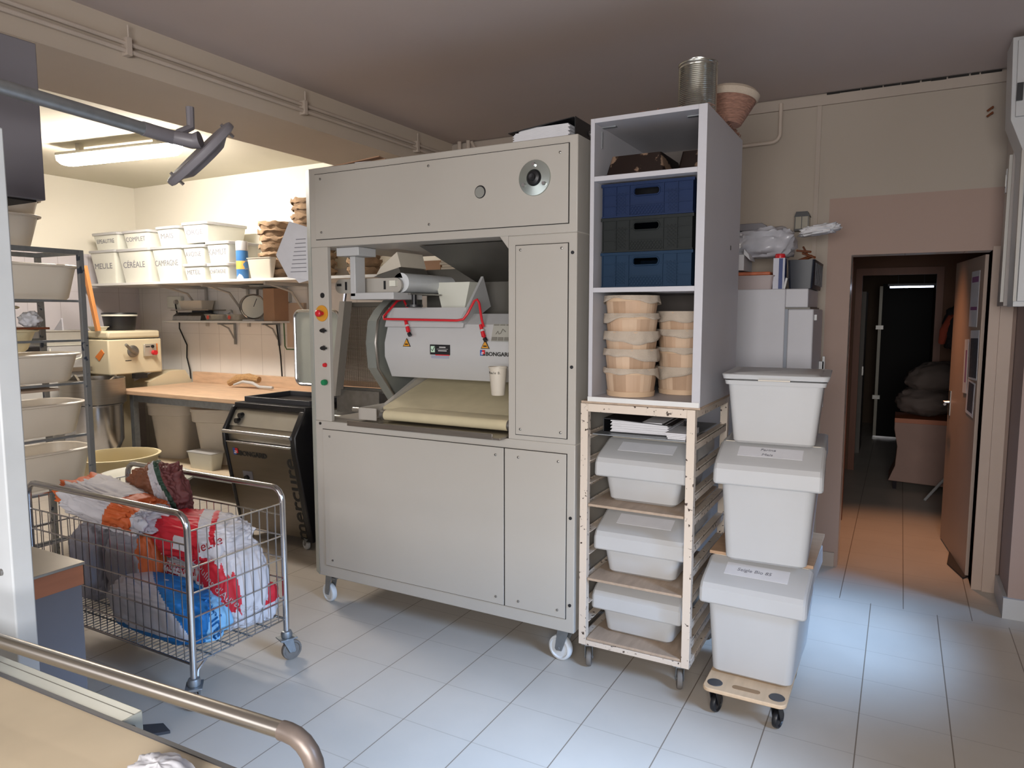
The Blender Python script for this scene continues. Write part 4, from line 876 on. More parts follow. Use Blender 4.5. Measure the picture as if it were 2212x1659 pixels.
MB().prism([(.428, 2.53), (.88, 2.53), (.88, 2.88), (.42, 2.88)], 'y', 4.18, 4.2).build('upper_door', M_plw, t, bevel=.002)
MB().box(.425, .45, 4.165, 4.18, 2.60, 2.68).build('latch', M_black, t)
t = thing('rusty_fitting', 'two rusty bolts sticking out high on the back wall at the right corner', 'bolts', (.38, 4.8, 2.70))
for z in (2.73, 2.70): MB().tube([(.385, 4.818, z), (.385, 4.79, z), (.36, 4.785, z-.02)], .006, 6).build('bolt', M_brown, t)
# unseen worktop, added under the side window to shade the floor
t = thing('added_worktop', 'unseen steel topped base unit added under the side window', 'worktop', (1.2, 3.2, 0)); MB().box(.92, 1.49, 2.0, 4.1, .1, .87).build('unit', M_anth, t); MB().box(.90, 1.49, 2.0, 4.12, .87, .91).build('top', M_brush, t)

# ------------------------------------------------------------------ alcove: lamp, shelves, bench
t = thing('ceiling_light', 'long lit tube lamp with rounded cover on the alcove ceiling', 'ceiling lamp', (-5.6, 3.58, 2.93))
LM = Matrix.Translation((-5.34, 3.44, 2.862)) @ Matrix.Rotation(.14, 4, 'Z')
def capsule(L, wd, zs):
    rings = []
    for (ins, z) in zs: rings.append([LM @ Vector((px, py, z)) for px, py in rrect(-L/2+ins, L/2-ins, -wd/2+ins*.6, wd/2-ins*.6, wd*.35, 6)])
    return rings
MB().loft(capsule(1.23, .15, ((.0, 0), (.0, -.018), (.004, -.022)))).build('housing', mat('lamp_housing', '#b9b3a2', .5), t)
MB().loft(capsule(1.22, .145, ((.0, -.022), (.004, -.055), (.03, -.082), (.05, -.088)))).build('diffuser', M_diff, t)
for u in (-.4, .4): MB().box(-.02, .02, -.02, .02, 0, .067, LM @ Matrix.Translation((u, 0, 0))).build('hanger', mat('lamp_housing', '#b9b3a2', .5), t)

SZ = 1.895
t = thing('long_shelf', 'long white shelf on brackets across the alcove back wall, carrying the labelled boxes', 'shelf', (-4.5, 4.5, SZ))
MB().box(-7.2, -1.8, 4.20, 4.815, SZ-.022, SZ).build('shelf_board', M_whiteedge, t, bevel=.001)
for x in (-6.15, -5.55, -4.75):
    b = MB(); b.box(x-.012, x+.012, 4.30, 4.815, SZ-.05, SZ-.023); b.tube([(x, 4.35, SZ-.04), (x, 4.60, SZ-.10), (x, 4.795, SZ-.33)], .011, 6); b.box(x-.014, x+.014, 4.805, 4.825, SZ-.42, SZ-.03); b.build('bracket', M_mach, t)
def lidded(label, x0, x1, z, h, word, tp=.04, depth=.42, wsz=.06, y0=4.235, group='labelled white flour boxes on the alcove shelf', band=False, rz=0):
    cx = (x0+x1)/2; t = thing('flour_box', label, 'box', (cx, y0, z), rz, group)
    hw = (x1-x0)/2-.012; hb = h-.018
    b = MB(); b.rr([(-hw+tp, hw-tp, tp*.7, depth-tp*.5, .02, 0), (-hw, hw, 0, depth, .025, hb), (-hw+.004, hw-.004, .004, depth-.004, .022, hb)], k=4); b.build('body', M_plc, t, local=True)
    b = MB(); b.rr([(-hw-.010, hw+.010, -.010, depth+.01, .028, hb-.006), (-hw-.012, hw+.012, -.012, depth+.012, .03, h-.004), (-hw-.006, hw+.006, -.006, depth+.006, .026, h)], k=4); b.build('lid', M_plw, t, local=True)
    ang = math.atan2(tp*.7, hb)
    text('handwriting', word, wsz, M_ink, t, Vector((-hw*.05, tp*.7*(1-.55)-.0018, hb*.55)), (1, .0, -.0), (0, -math.sin(ang), math.cos(ang)), shear=.08, world=False, sx=min(1.3, (hw*1.5)/(len(word)*wsz*.62)))
    return t
s1 = SZ+.001
lidded('tall white lidded box marked MEULE, leftmost on the alcove shelf', -7.13, -6.69, s1, .325, 'MEULE', .05, .40, .075)
lidded('tall white lidded box marked CEREALE on the alcove shelf', -6.68, -6.17, s1, .32, 'CÉRÉALE', .05, .42, .08)
lidded('tall white lidded box marked CAMPAGNE on the alcove shelf', -6.16, -5.73, s1, .32, 'CAMPAGNE', .05, .42, .075)
lidded('small white lidded box marked METEIL under the one marked AVOINE', -5.72, -5.41, s1, .150, 'METEIL', .025, .40, .055)
lidded('small white lidded box marked AVOINE on top of the one marked METEIL', -5.72, -5.41, s1+.151, .165, 'AVOINE', .03, .40, .062)
lidded('small white lidded box marked CHATAIGNE at the right end of the boxes', -5.39, -5.10, s1, .145, 'CHÂTAIGNE', .02, .38, .05)
lidded('white lidded box marked KAMUT on top of the one marked CHATAIGNE', -5.40, -5.09, s1+.146, .185, 'KAMUT', .025, .38, .075)
lidded('white lidded box marked EPEAUTRE, leftmost in the upper row', -7.06, -6.63, s1+.326, .165, 'EPEAUTRE', .03, .38, .055)
lidded('white lidded box marked COMPLET in the upper row', -6.58, -6.17, s1+.323, .165, 'COMPLET', .03, .38, .06)
lidded('white lidded box marked MAIS in the upper row', -6.08, -5.75, s1+.323, .175, 'MAIS', .03, .38, .065)
lidded('wide white lidded box marked ORGE, rightmost in the upper row', -5.71, -5.36, s1+.334, .180, 'ORGE', .03, .44, .065)
t = thing('spray_can', 'white and blue canister standing right of the labelled boxes', 'canister', (-5.01, 4.30, SZ))
MB().lathe([(.0001, 0), (.048, 0), (.05, .004), (.05, .24), (.046, .245)], (-5.01, 4.30, s1), 28).build('blue_body', mat('canister_blue', '#3d74ad', .4, scale=7, col2='#dfe6ee', thr=.56), t)
MB().lathe([(.046, .24), (.051, .245), (.051, .318), (.046, .326), (.0001, .328)], (-5.01, 4.30, s1), 28).build('white_cap', M_plw, t)
MB().lathe([(.0505, .085), (.0512, .09), (.0512, .15), (.0505, .155)], (-5.01, 4.30, s1), 28).build('yellow_picture', mat('yellow_print', '#dcae55', .5, scale=9, col2='#5a8cc0', thr=.5), t)
# linen lined proofing baskets in stacks
def banneton(label, x, y, z, r, h, seed, group):
    t = thing('proofing_basket', label, 'basket', (x, y, z), seed*.7, group)
    n = 48; rings = []; random.seed(seed)
    off = Vector((seed, seed*2.3, 0))
    for q, (rr_, zz_) in enumerate(((.0001, .012), (.55, .004), (.80, .0), (.94, .30), (1.0, .72), (1.06, .90), (1.09, .72), (1.05, .55), (1.0, .80), (.93, .88), (.80, .35), (.0001, .25))):
        ring = []
        for k in range(n):
            a = 2*PI*k/n; d = Vector((math.cos(a), math.sin(a), q*.25))
            nn_ = noise.noise(d*2.2+off); n2 = noise.noise(d*6+off)
            rr2 = r*rr_*(1+.05*nn_+(.035*n2 if q > 3 else 0)); z2 = h*zz_+(h*.30*noise.noise(d*3+off*1.7) if 3 < q < 9 else 0)
            ring.append(Vector((rr2*math.cos(a), rr2*math.sin(a), z2)))
        rings.append(ring)
    b = MB(); b.loft(rings, True, True); b.build('linen_shell', M_linenbr, t, local=True, smooth=50)
    return t
ords = ('lowest', 'second from the bottom', 'third from the bottom', 'fourth from the bottom', 'fifth from the bottom', 'sixth from the bottom', 'seventh from the bottom', 'top')
for k in range(7):
    banneton(('topmost' if k == 6 else ords[k])+' floury linen basket of the shorter stack beside the canister', -4.72+.012*math.sin(k*2.1), 4.46, s1+.063*k+(.02 if k else 0), .165, .085, k+2, 'linen baskets stacked on the alcove shelf, shorter stack')
tall_ = ('lowest', 'second', 'third', 'fourth', 'fifth', 'sixth', 'seventh', 'eighth', 'ninth', 'topmost')
for k in range(10):
    banneton('floury linen basket, '+tall_[k]+(' up' if 0 < k < 9 else '')+' of the taller stack partly hidden by the machine', -4.36+.010*math.sin(k*1.7)*(k > 2), 4.50, s1+.063*k, .17, .085, k+20, 'linen baskets stacked on the alcove shelf, taller stack')
tubbox('white_pot', 'small white pot on the alcove shelf in front of the linen baskets', -4.86, -4.58, 4.215, 4.29, s1, .17, M_ply, .02, 'pot')
for k in range(3): banneton(('bottom', 'middle', 'top')[k]+' brown linen basket on the alcove shelf seen through the machine bay', -3.78, 4.45, s1+.063*k, .13, .08, k+50, 'linen baskets seen through the machine bay')
o = MB().box(-3.35, -2.95, 4.3, 4.6, s1, s1+.09).build('paper_carton', M_card, base=(-3.1, 4.4, s1)); put(o, 'brown carton on the alcove shelf seen through the machine bay', 'carton')
for k in range(6):
    o = MB().box(-3.9+.01*(k % 3), -3.0-.012*(k % 2), 4.25, 4.55, s1+.0915+.018*k, s1+.107+.018*k).build('white_tray', M_ply, base=(-3.4, 4.4, s1+.0915+.018*k)) if False else MB().box(-2.92+.01*(k % 3), -2.25-.012*(k % 2), 4.25, 4.55, s1+.018*k, s1+.016+.018*k).build('white_tray', M_ply, base=(-2.6, 4.4, s1+.018*k))
    put(o, ('lowest', 'second lowest', 'third lowest', 'fourth lowest', 'second highest', 'highest')[k]+' flat white tray of the pile seen through the machine bay', 'tray', 'pile of flat white trays')
t = thing('paper_sheets', 'bunch of white paper sheets hanging at the left edge of the tall machine', 'papers', (-3.0, 2.93, 1.75))
for k, pl in enumerate(([(-3.0, 2.11), (-2.795, 2.05), (-2.795, 1.78), (-3.02, 1.80), (-3.11, 1.93)], [(-2.97, 2.09), (-2.795, 2.06), (-2.795, 1.80), (-2.95, 1.77), (-3.06, 1.86)])):
    MB().prism(pl, 'y', 2.905+.012*k, 2.9065+.012*k).build('sheet', M_paper, t)
b = MB()
for k in range(9): b.box(-3.0+.006*k, -2.88, 2.9035, 2.905, 1.83+.022*k, 1.834+.022*k)
b.build('typed_lines', M_ink, t)

# tall machine seen through bay: dark wall behind already; small shelf with scales
t = thing('small_shelf', 'short white shelf with scales under the long alcove shelf', 'shelf', (-5.75, 4.7, 1.53))
MB().box(-6.52, -4.98, 4.58, 4.815, 1.515, 1.533).build('shelf_board', M_whiteedge, t, bevel=.001)
for x in (-5.75, -5.15): 
    b = MB(); b.box(x-.01, x+.01, 4.62, 4.815, 1.497, 1.515); b.tube([(x, 4.64, 1.505), (x, 4.74, 1.46), (x, 4.80, 1.36)], .008, 6); b.box(x-.012, x+.012, 4.808, 4.82, 1.30, 1.515); b.build('bracket', M_galv, t)
t = thing('kitchen_scale', 'grey electronic scale with display on the small shelf, left', 'scale', (-6.15, 4.7, 1.534))
MB().prism([(4.60, 1.534), (4.80, 1.534), (4.80, 1.60), (4.66, 1.615), (4.61, 1.58)], 'x', -6.40, -5.98).build('body', M_dull, t, bevel=.004)
MB().box(-.08, .08, -.001, .001, -.018, .018, Matrix.Translation((-6.26, 4.629, 1.598)) @ Matrix.Rotation(-.85, 4, 'X')).build('display', M_dkgrey, t)
MB().box(-6.42, -5.86, 4.60, 4.81, 1.632, 1.642).build('weighing_plate', M_brush, t, bevel=.003)
MB().box(-6.2, -6.0, 4.68, 4.76, 1.60, 1.632).build('plate_foot', M_dkgrey, t)
tubbox('white_box', 'cream plastic tray standing on the plate of the electronic scale', -6.32, -5.98, 4.62, 4.78, 1.643, .085, M_ply, .015, 'tray')
tubbox('small_tray', 'low clear tray with a red tag beside the electronic scale', -5.92, -5.66, 4.60, 4.76, 1.534, .06, M_glass, .01, 'tray')
tubbox('small_tray', 'low clear tray with a red tag beside the dial scale', -5.62, -5.43, 4.60, 4.76, 1.534, .06, M_glass, .01, 'tray')
for x, lb in ((-5.86, 'red tag on the clear tray next to the electronic scale'), (-5.56, 'red tag on the clear tray next to the dial scale')):
    o = MB().lathe([(.0001, 0), (.02, 0), (.02, .002), (.0001, .002)], (x, 4.596, 1.566), 12, RY).build('red_tag', mat('red_tag', '#c04a3c', .6), base=(x, 4.596, 1.55)); put(o, lb, 'tag')
o = MB().tube([(-5.74, 4.70, 1.60), (-5.68, 4.72, 1.63), (-5.60, 4.66, 1.60)], [.025, .012, .012], 8).build('scoop', M_plw, base=(-5.68, 4.7, 1.6)); put(o, 'white scoop lying across the clear trays on the small shelf', 'scoop')
t = thing('dial_scale', 'round dial kitchen scale with a tray on top, on the small shelf', 'scale', (-5.30, 4.70, 1.534))
fm = Matrix.Translation((-5.31, 4.66, 1.665)) @ Matrix.Rotation(math.radians(62), 4, 'Z') @ RY
MB().lathe([(.0001, .02), (.105, .02), (.112, .025), (.118, .02), (.118, -.03), (.0001, -.035)], (0, 0, 0), 36, fm).build('dial_case', M_chrome, t)
d = MB().lathe([(.0001, .022), (.104, .022), (.104, .024), (.0001, .024)], (0, 0, 0), 36, fm).build('dial', M_plc, t)
MB().tube([fm @ Vector((0, 0, .027)), fm @ Vector((.03, .075, .027))], .003, 6).build('needle', M_black, d)
b = MB(); b.tube([(-5.29, 4.70, 1.775), (-5.29, 4.70, 1.825)], .012, 8); b.lathe([(.0001, .0), (.14, .006), (.17, .018), (.165, .020), (.0001, .004)], (-5.27, 4.70, 1.825), 28); b.build('pan', M_dull, t)
b = MB(); b.box(-5.39, -5.23, 4.6, 4.76, 1.5335, 1.548); b.build('foot', M_plw, t, bevel=.004)
o = MB().box(-5.13, -4.99, 4.62, 4.80, 1.5335, 1.83).build('cardboard_box', M_card, base=(-5.06, 4.7, 1.534), bevel=.003); put(o, 'brown cardboard box behind the dial scale', 'box')
t = thing('power_outlet', 'white double wall socket left of the electronic scale', 'socket', (-6.6, 4.82, 1.65))
MB().box(-6.74, -6.52, 4.795, 4.83, 1.66, 1.78).build('plate', M_plc, t, bevel=.004)
MB().lathe([(.0001, .03), (.02, .03), (.026, .0)], (-6.58, 4.795, 1.72), 16, RY).build('plug', M_mach, t)
for path, lb in (([(-6.58, 4.775, 1.70), (-6.57, 4.78, 1.62), (-6.55, 4.79, 1.5), (-6.56, 4.795, 1.45), (-6.46, 4.80, 1.28), (-6.47, 4.80, 1.15), (-6.43, 4.80, 1.02), (-6.41, 4.79, .93)], 'black cord falling from the socket to the left end of the wooden bench'),
                 ([(-5.16, 4.78, 1.74), (-5.15, 4.79, 1.5), (-5.12, 4.80, 1.2), (-5.11, 4.80, 1.01)], 'black cord falling beside the pair of sockets near the machine')):
    o = MB().tube(path, .007, 8).build('hanging_cable', M_black, base=path[-1]); put(o, lb, 'cord')
t = thing('socket_box', 'pair of wall sockets with plugs above the right part of the bench', 'socket', (-5.05, 4.8, 1.75))
MB().box(-5.22, -4.98, 4.79, 4.83, 1.71, 1.81).build('plate', M_mach, t, bevel=.004)
for x in (-5.16, -5.05): MB().lathe([(.0001, .03), (.022, .03), (.026, 0)], (x, 4.79, 1.76), 16, RY).build('plug', M_plc, t)
MB().tube([(-5.05, 4.78, 1.74), (-5.05, 4.79, 1.30), (-5.03, 4.79, 1.27), (-4.92, 4.79, 1.27)], .006, 8).build('green_cable', mat('green_cable', '#4a6a45', .5), t)
o = MB().box(-5.02, -4.80, 4.79, 4.829, 1.29, 1.70).build('beige_board', mat('beige_board', '#b39f8c', .6), base=(-4.9, 4.8, 1.3), bevel=.003); put(o, 'beige board mounted on the tiles beside the cables', 'board')

# bench
t = thing('wooden_bench', 'worn wooden workbench with upstand and steel legs along the alcove back wall', 'workbench', (-5.0, 4.4, 0))
MB().prism([(-6.36, 4.02), (-6.30, 3.955), (-3.6, 3.955), (-3.6, 4.80), (-6.36, 4.80)], 'z', .862, .902).build('bench_top', M_bench, t, bevel=.006)
MB().box(-6.36, -3.6, 4.775, 4.825, .902, 1.01).build('upstand', M_bench, t, bevel=.002)
for x, y in ((-6.16, 4.0), (-6.16, 4.7), (-3.8, 4.0), (-3.8, 4.7)): MB().box(x-.025, x+.025, y-.025, y+.025, 0, .86).build('leg', M_galv, t)
b = MB(); b.box(-6.135, -3.825, 3.98, 4.02, .80, .861); b.build('top_rail', M_galv, t); MB().box(-6.135, -3.825, 3.98, 4.02, .18, .225).build('low_rail', M_galv, t)
MB().box(-6.13, -3.83, 3.975, 4.75, .226, .242).build('lower_shelf', mat('dusty_shelf', '#c8b79d', .8, var=.1), t)
t = thing('bench_brush', 'curved tan bench brush with white handle lying on the wooden bench', 'brush', (-5.3, 4.6, .903))
pth = [(-5.60, 4.60, .94), (-5.50, 4.62, .985), (-5.36, 4.63, 1.0), (-5.24, 4.64, .985)]
b = MB(); b.tube(pth, [.03, .042, .042, .03], 10); b.build('bristles', M_bristle, t)
b = MB(); b.tube([(-5.52, 4.585, .93), (-5.40, 4.59, .965), (-5.28, 4.60, .955), (-5.20, 4.60, .925), (-5.02, 4.60, .925)], [.01, .014, .016, .014, .013], 8); b.build('handle', M_plw, t)
def bucket(label, x, y, z, r0, r1, h, seed):
    t = thing('lidded_bucket', label, 'bucket', (x, y, z), .3, 'lidded white buckets under the bench')
    b = MB(); b.rr([(-r0, r0, -r0, r0, r0*.4, 0), (-r1, r1, -r1, r1, r1*.5, h)], k=6); b.build('body', M_ply, t, local=True)
    b = MB(); b.rr([(-r1*1.03, r1*1.03, -r1*1.03, r1*1.03, r1*.55, h-.09), (-r1*1.08, r1*1.08, -r1*1.08, r1*1.08, r1*.6, h-.085), (-r1*1.10, r1*1.10, -r1*1.10, r1*1.10, r1*.6, h-.0), (-r1*1.14, r1*1.14, -r1*1.14, r1*1.14, r1*.62, h+.004), (-r1*1.14, r1*1.14, -r1*1.14, r1*1.14, r1*.62, h+.03), (-r1*.9, r1*.9, -r1*.9, r1*.9, r1*.5, h+.04)], k=6); b.build('lid', M_ply, t, local=True)
    b = MB()
    for k in range(4): b.box(-.03+.01*k, .02+.01*k, -r1*.93-.001*k, -r1*.925, h*.45+.04*k, h*.455+.04*k)
    return t
bucket('lidded white bucket under the bench, the left one', -6.03, 4.36, .2425, .15, .205, .50, 1)
bucket('lidded white bucket under the bench, partly behind the steel divider', -5.42, 4.36, .2425, .14, .20, .48, 2)
tubbox('food_tub', 'small white tub with lid on the low shelf of the bench', -5.48, -5.16, 4.02, 4.16, .2425, .15, M_plc, .02, 'tub', lid=M_plw)

# ------------------------------------------------------------------ kneader
t = thing('dough_kneader', 'cream dough kneader with lever, red stop button and steel bowl', 'mixer', (-6.6, 4.15, 0))
MB().box(-7.0, -6.40, 3.93, 4.47, 1.03, 1.36).build('head_housing', M_cream, t, bevel=.012)
MB().box(-7.0, -6.405, 3.935, 4.465, 1.366, 1.44).build('head_lid', M_cream, t, bevel=.02)
MB().box(-6.99, -6.415, 3.945, 4.455, 1.36, 1.366).build('seam', M_gap, t)
MB().box(-7.05, -6.75, 4.0, 4.4, .1, 1.03).build('column', M_cream, t, bevel=.01)
MB().box(-7.05, -6.1, 3.9, 4.42, .03, .16).build('base', M_cream, t, bevel=.01)
for x, y in ((-7.0, 3.95), (-6.15, 3.95), (-6.15, 4.37), (-7.0, 4.37)): MB().cyl((x, y, 0), (x, y, .03), .03, 12).build('foot', M_black, t)
RX = Matrix.Rotation(PI/2, 4, 'Y')
h = MB().lathe([(.0001, .02), (.04, .02), (.055, .01), (.058, 0)], (-6.40, 4.17, 1.245), 20, RX).build('lever_hub', M_dull, t)
MB().tube([(-6.36, 4.17, 1.235), (-6.33, 4.10, 1.27), (-6.30, 4.04, 1.315)], [.026, .017, .013], 10).build('lever', M_dull, h)
pnl = MB().box(-6.40, -6.375, 4.27, 4.40, 1.19, 1.31).build('switch_plate', mat('plate_silver', '#c6c0b2', .35, metal=.6), t, bevel=.006)
MB().lathe([(.0001, .035), (.022, .035), (.024, .0)], (-6.375, 4.365, 1.225), 16, RX).build('stop_button', M_red, pnl)
MB().lathe([(.0001, .012), (.014, .012), (.015, .0)], (-6.375, 4.355, 1.285), 14, RX).build('black_switch', M_black, pnl)
MB().box(-6.376, -6.374, 4.285, 4.33, 1.278, 1.288).build('plate_print', M_inkd, pnl)
MB().box(-6.40, -6.396, 4.405, 4.425, 1.23, 1.31).build('orange_sticker', M_orange, t)
MB().prism([(-6.60, 1.20), (-6.54, 1.16), (-6.46, 1.235), (-6.50, 1.27)], 'y', 3.926, 3.93).build('orange_sticker', M_orange, t)
MB().box(-6.4, -6.398, 4.09, 4.15, 1.155, 1.162).build('scratch', M_inkd, t)
b = MB(); b.lathe([(.15, -.0), (.20, .02), (.235, .10), (.24, .42), (.25, .425), (.25, .432), (.235, .432), (.23, .10), (.15, .02), (.0001, .015)], (-6.33, 3.72, .365), 40); b.build('bowl', M_chrome, t)
MB().cyl((-6.33, 3.72, .03), (-6.33, 3.72, .38), .11, 20).build('bowl_pedestal', M_dull, t)
MB().box(-6.45, -6.15, 3.60, 3.95, .03, .10).build('bowl_foot', M_cream, t)
b = MB(); b.lathe([(.262, .44), (.262, .66), (.255, .66), (.255, .44)], (-6.35, 3.74, .365), 36); b.build('bowl_guard', M_brush, t)
b = MB(); b.prism([(-6.62, .93), (-6.42, 1.06), (-6.30, .95), (-6.42, .93)], 'y', 3.62, 3.64); b.build('guard_flap', M_brush, t)
b = MB(); b.prism([(4.3, .93), (4.55, 1.03), (4.72, 1.03), (4.80, .90), (4.3, .88)], 'x', -6.62, -6.40); b.build('neck', M_cream, t)
b = MB(); b.box(-6.42, -6.36, 4.16, 4.28, .985, 1.03); b.build('tool_mount', M_gap, t)
b = MB(); b.tube([(-6.42, 4.0, 1.02), (-6.36, 3.9, .98), (-6.34, 3.8, .90), (-6.33, 3.72, .55)], .015, 8); b.build('kneading_arm', M_chrome, t)
t = thing('black_tub', 'round black tub with pale rim standing on top of the kneader', 'tub', (-6.66, 4.26, 1.441))
MB().lathe([(.0001, 0), (.125, 0), (.13, .004), (.15, .145)], (-6.66, 4.22, 1.441), 30).build('body', M_black, t)
MB().lathe([(.15, .135), (.158, .137), (.158, .152), (.15, .153)], (-6.66, 4.22, 1.441), 30).build('pale_rim', M_plc, t)
MB().lathe([(.152, .153), (.156, .156), (.153, .168), (.145, .170), (.0001, .172)], (-6.66, 4.22, 1.441), 30).build('lid', M_black, t)
b = MB(); b.box(-6.9, -6.80, 4.0, 4.12, 1.441, 1.47); b.build('base', M_plc, None) if False else None
o = tubbox('white_dish', 'shallow white dish on the left corner of the kneader top', -6.75, -6.55, 3.95, 4.045, 1.441, .04, M_plc, .02, 'dish')
o = MB().box(-.02, .02, -.016, .016, 0, .60, Matrix.Translation((-6.52, 3.92, 1.442)) @ Matrix.Rotation(-.09, 4, 'Y') @ Matrix.Rotation(.10, 4, 'X')).build('wooden_stick', mat('orange_pine', '#c4834a', .6, stretch=(5, 5, 1), var=.12), base=(-6.52, 3.92, 1.442)); put(o, 'orange wooden slat leaning upright at the left of the kneader', 'slat')
# counter with tubs left of the kneader
t = thing('low_counter', 'pale counter left of the kneader behind the tub rack', 'counter', (-6.9, 3.0, 0))
MB().box(-7.22, -6.64, 2.2, 3.88, .0, 1.07).build('body', mat('pale_counter', '#c3c1bd', .5), t); MB().box(-7.22, -6.61, 2.18, 3.90, 1.07, 1.11).build('top', M_brush, t, bevel=.003)
tubbox('white_bucket', 'white square bucket with a loose handle on the counter left of the kneader', -6.95, -6.64, 3.52, 3.88, 1.111, .21, M_plw, .02, 'bucket', lid=M_plc)
b = MB(); b.tube([(-6.64, 3.55, 1.29), (-6.61, 3.53, 1.20), (-6.60, 3.66, 1.16), (-6.61, 3.80, 1.20), (-6.64, 3.86, 1.29)], .007, 8); wb = bpy.data.objects['white_bucket']; b.build('bucket_handle', M_plc, wb)
tubbox('grey_tub', 'grey shallow tub resting on the white square bucket', -6.99, -6.63, 3.50, 3.90, 1.323, .125, mat('grey_tub_plastic', '#a7a49c', .5), .02, 'tub')
o = MB().box(-6.92, -6.66, 3.24, 3.48, 1.111, 1.31).build('dark_box', M_black, base=(-6.8, 3.35, 1.111), bevel=.004); put(o, 'black box on the counter beside the white square bucket', 'box')
o = MB().prism([(-6.84, 1.449), (-6.70, 1.449), (-6.705, 1.56)], 'y', 3.70, 3.712).build('foil_bag', M_film, base=(-6.77, 3.7, 1.449)); put(o, 'small clear foil bag tip sticking up above the grey tub by the wooden slat', 'bag')

# ------------------------------------------------------------------ steel divider
t = thing('dough_divider', 'steel dough divider with black side frames and a lettered front panel', 'machine', (-3.75, 3.6, 0))
XA, XB = -4.10, -3.40
MB().prism([(3.405, .95), (3.315, .79), (3.33, .68), (3.44, .08), (3.9, .08), (3.9, .95)], 'x', XA+.03, XB-.05).build('body', M_brush, t)
for x0, x1 in ((XA, XA+.028), (XB-.05, XB)): MB().prism([(3.38, .96), (3.285, .80), (3.29, .70), (3.42, .06), (3.50, .06), (3.50, .96)], 'x', x0, x1).build('side_frame', M_black, t, bevel=.008)
MB().prism([(3.388, .93), (3.33, .83), (3.345, .83), (3.40, .93)], 'x', XA+.03, XB-.055).build('upper_panel', mat('light_steel', '#aaa59a', .4, metal=.7), t)
MB().cyl((XA+.02, 3.285, .795), (XB-.04, 3.285, .795), .014, 14).build('grab_rail', M_chrome, t)
fp = MB().prism([(3.30, .715), (3.312, .715), (3.435, .085), (3.42, .085)], 'x', XA+.03, XB-.055).build('front_panel', mat('dark_steel_panel', '#7d756b', .36, metal=.85, var=.06, scale=3, stretch=(1, 1, 12)), t)
MB().cyl((XA+.03, 3.302, .722), (XB-.055, 3.302, .722), .008, 12).build('panel_lip', M_chrome, fp)
yd = Vector((0, 3.30-3.42, .715-.085)).normalized()
def onp(z, off=.002): return 3.30+(.715-z)*(.12/.63)-off
logo(fp, -3.99, onp(.655), .655, .042, M_inkd, (1, 0, 0), yd)
text('model_text', 'mercure', .155, M_inkd, fp, Vector((-3.485, onp(.36), .36)), -yd*-1, Vector((-1, 0, 0)), sx=1.12, bold=.002)
k = MB().box(-3.96, -3.87, -.004, .0, -.05, .05, Matrix.Translation((0, onp(.47, 0), .47)) @ Matrix.Rotation(-.19*-1, 4, 'X')).build('switch_plate', M_anth, fp)
MB().lathe([(.0001, .02), (.018, .02), (.02, 0)], (-3.92, onp(.47, .004), .47), 16, RY).build('switch_knob', M_black, k)
for x, z in ((-3.985, .90), (-4.0, .865)): MB().lathe([(.0001, .03), (.018, .03), (.02, 0)], (x, 3.39-(.93-z)*.55, z), 16, RY).build('knob', M_black, t)
MB().box(XA+.03, XB, 3.38, 3.90, .95, .985).build('top_deck', M_black, t, bevel=.004)
b = MB(); b.box(XA+.05, XA+.07, 3.45, 3.88, .986, 1.02); b.box(XB-.05, XB-.03, 3.45, 3.88, .986, 1.02); b.box(XA+.07, XB-.05, 3.86, 3.88, .986, 1.02); b.box(XA+.07, XB-.05, 3.45, 3.47, .986, 1.02); b.build('top_tray', M_dkgrey, t, bevel=.002)
MB().box(XA+.035, XB-.055, 3.6, 3.88, .06, .08).build('chassis', M_dkgrey, t)
for x, y in ((XB-.07, 3.44), (XA+.08, 3.44), (XB-.07, 3.8), (XA+.08, 3.8)): castor(t, x, y, .085, .036, M_nylon, M_galv, PI*.9, .026, y < 3.5)
# raised frame lid at its right
b = MB(); b.tube([Vector((p[0], 3.83, p[1])) for p in rrect(-3.93, -3.50, 1.08, 1.62, .05, 6)]+[Vector((-3.50-.05, 3.83, 1.08))], .011, 8)
f = b.build('raised_lid_frame', M_chrome, t); MB().box(-3.92, -3.51, 3.835, 3.842, 1.09, 1.61).build('lid_plate', mat('frosted_lid', '#a9aca3', .35), f)
MB().box(-3.70, -3.5, 3.82, 3.86, .985, 1.09).build('lid_post', M_black, t)
# perforated guard and trough seen through the bay
def perforated(name, col):
    m = bpy.data.materials.new(name); m.use_nodes = True; nt = m.node_tree; bb = nt.nodes['Principled BSDF']
    bb.inputs['Base Color'].default_value = lin(col); bb.inputs['Metallic'].default_value = .8; bb.inputs['Roughness'].default_value = .4
    g = nt.nodes.new('ShaderNodeNewGeometry'); s = nt.nodes.new('ShaderNodeSeparateXYZ'); nt.links.new(g.outputs['Position'], s.inputs[0])
    k = 2*PI/.016
    a = mnode(nt, 'SINE', mnode(nt, 'MULTIPLY', mnode(nt, 'ADD', s.outputs['X'], s.outputs['Z']), k)); c = mnode(nt, 'SINE', mnode(nt, 'MULTIPLY', mnode(nt, 'SUBTRACT', s.outputs['X'], s.outputs['Z']), k))
    nt.links.new(mnode(nt, 'LESS_THAN', mnode(nt, 'MULTIPLY', a, c), .12), bb.inputs['Alpha']); return m
t = thing('perforated_guard', 'tilted perforated steel guard seen through the left of the machine bay', 'guard', (-3.05, 3.62, .985))
q = [(-3.33, 1.10), (-3.235, 1.66), (-2.86, 1.66), (-2.90, 1.10)]
MB().prism([(-3.32, 1.12), (-3.23, 1.65), (-2.87, 1.65), (-2.91, 1.12)], 'y', 3.60, 3.603).build('perforated_sheet', perforated('perforated_plate', '#5a574e'), t)
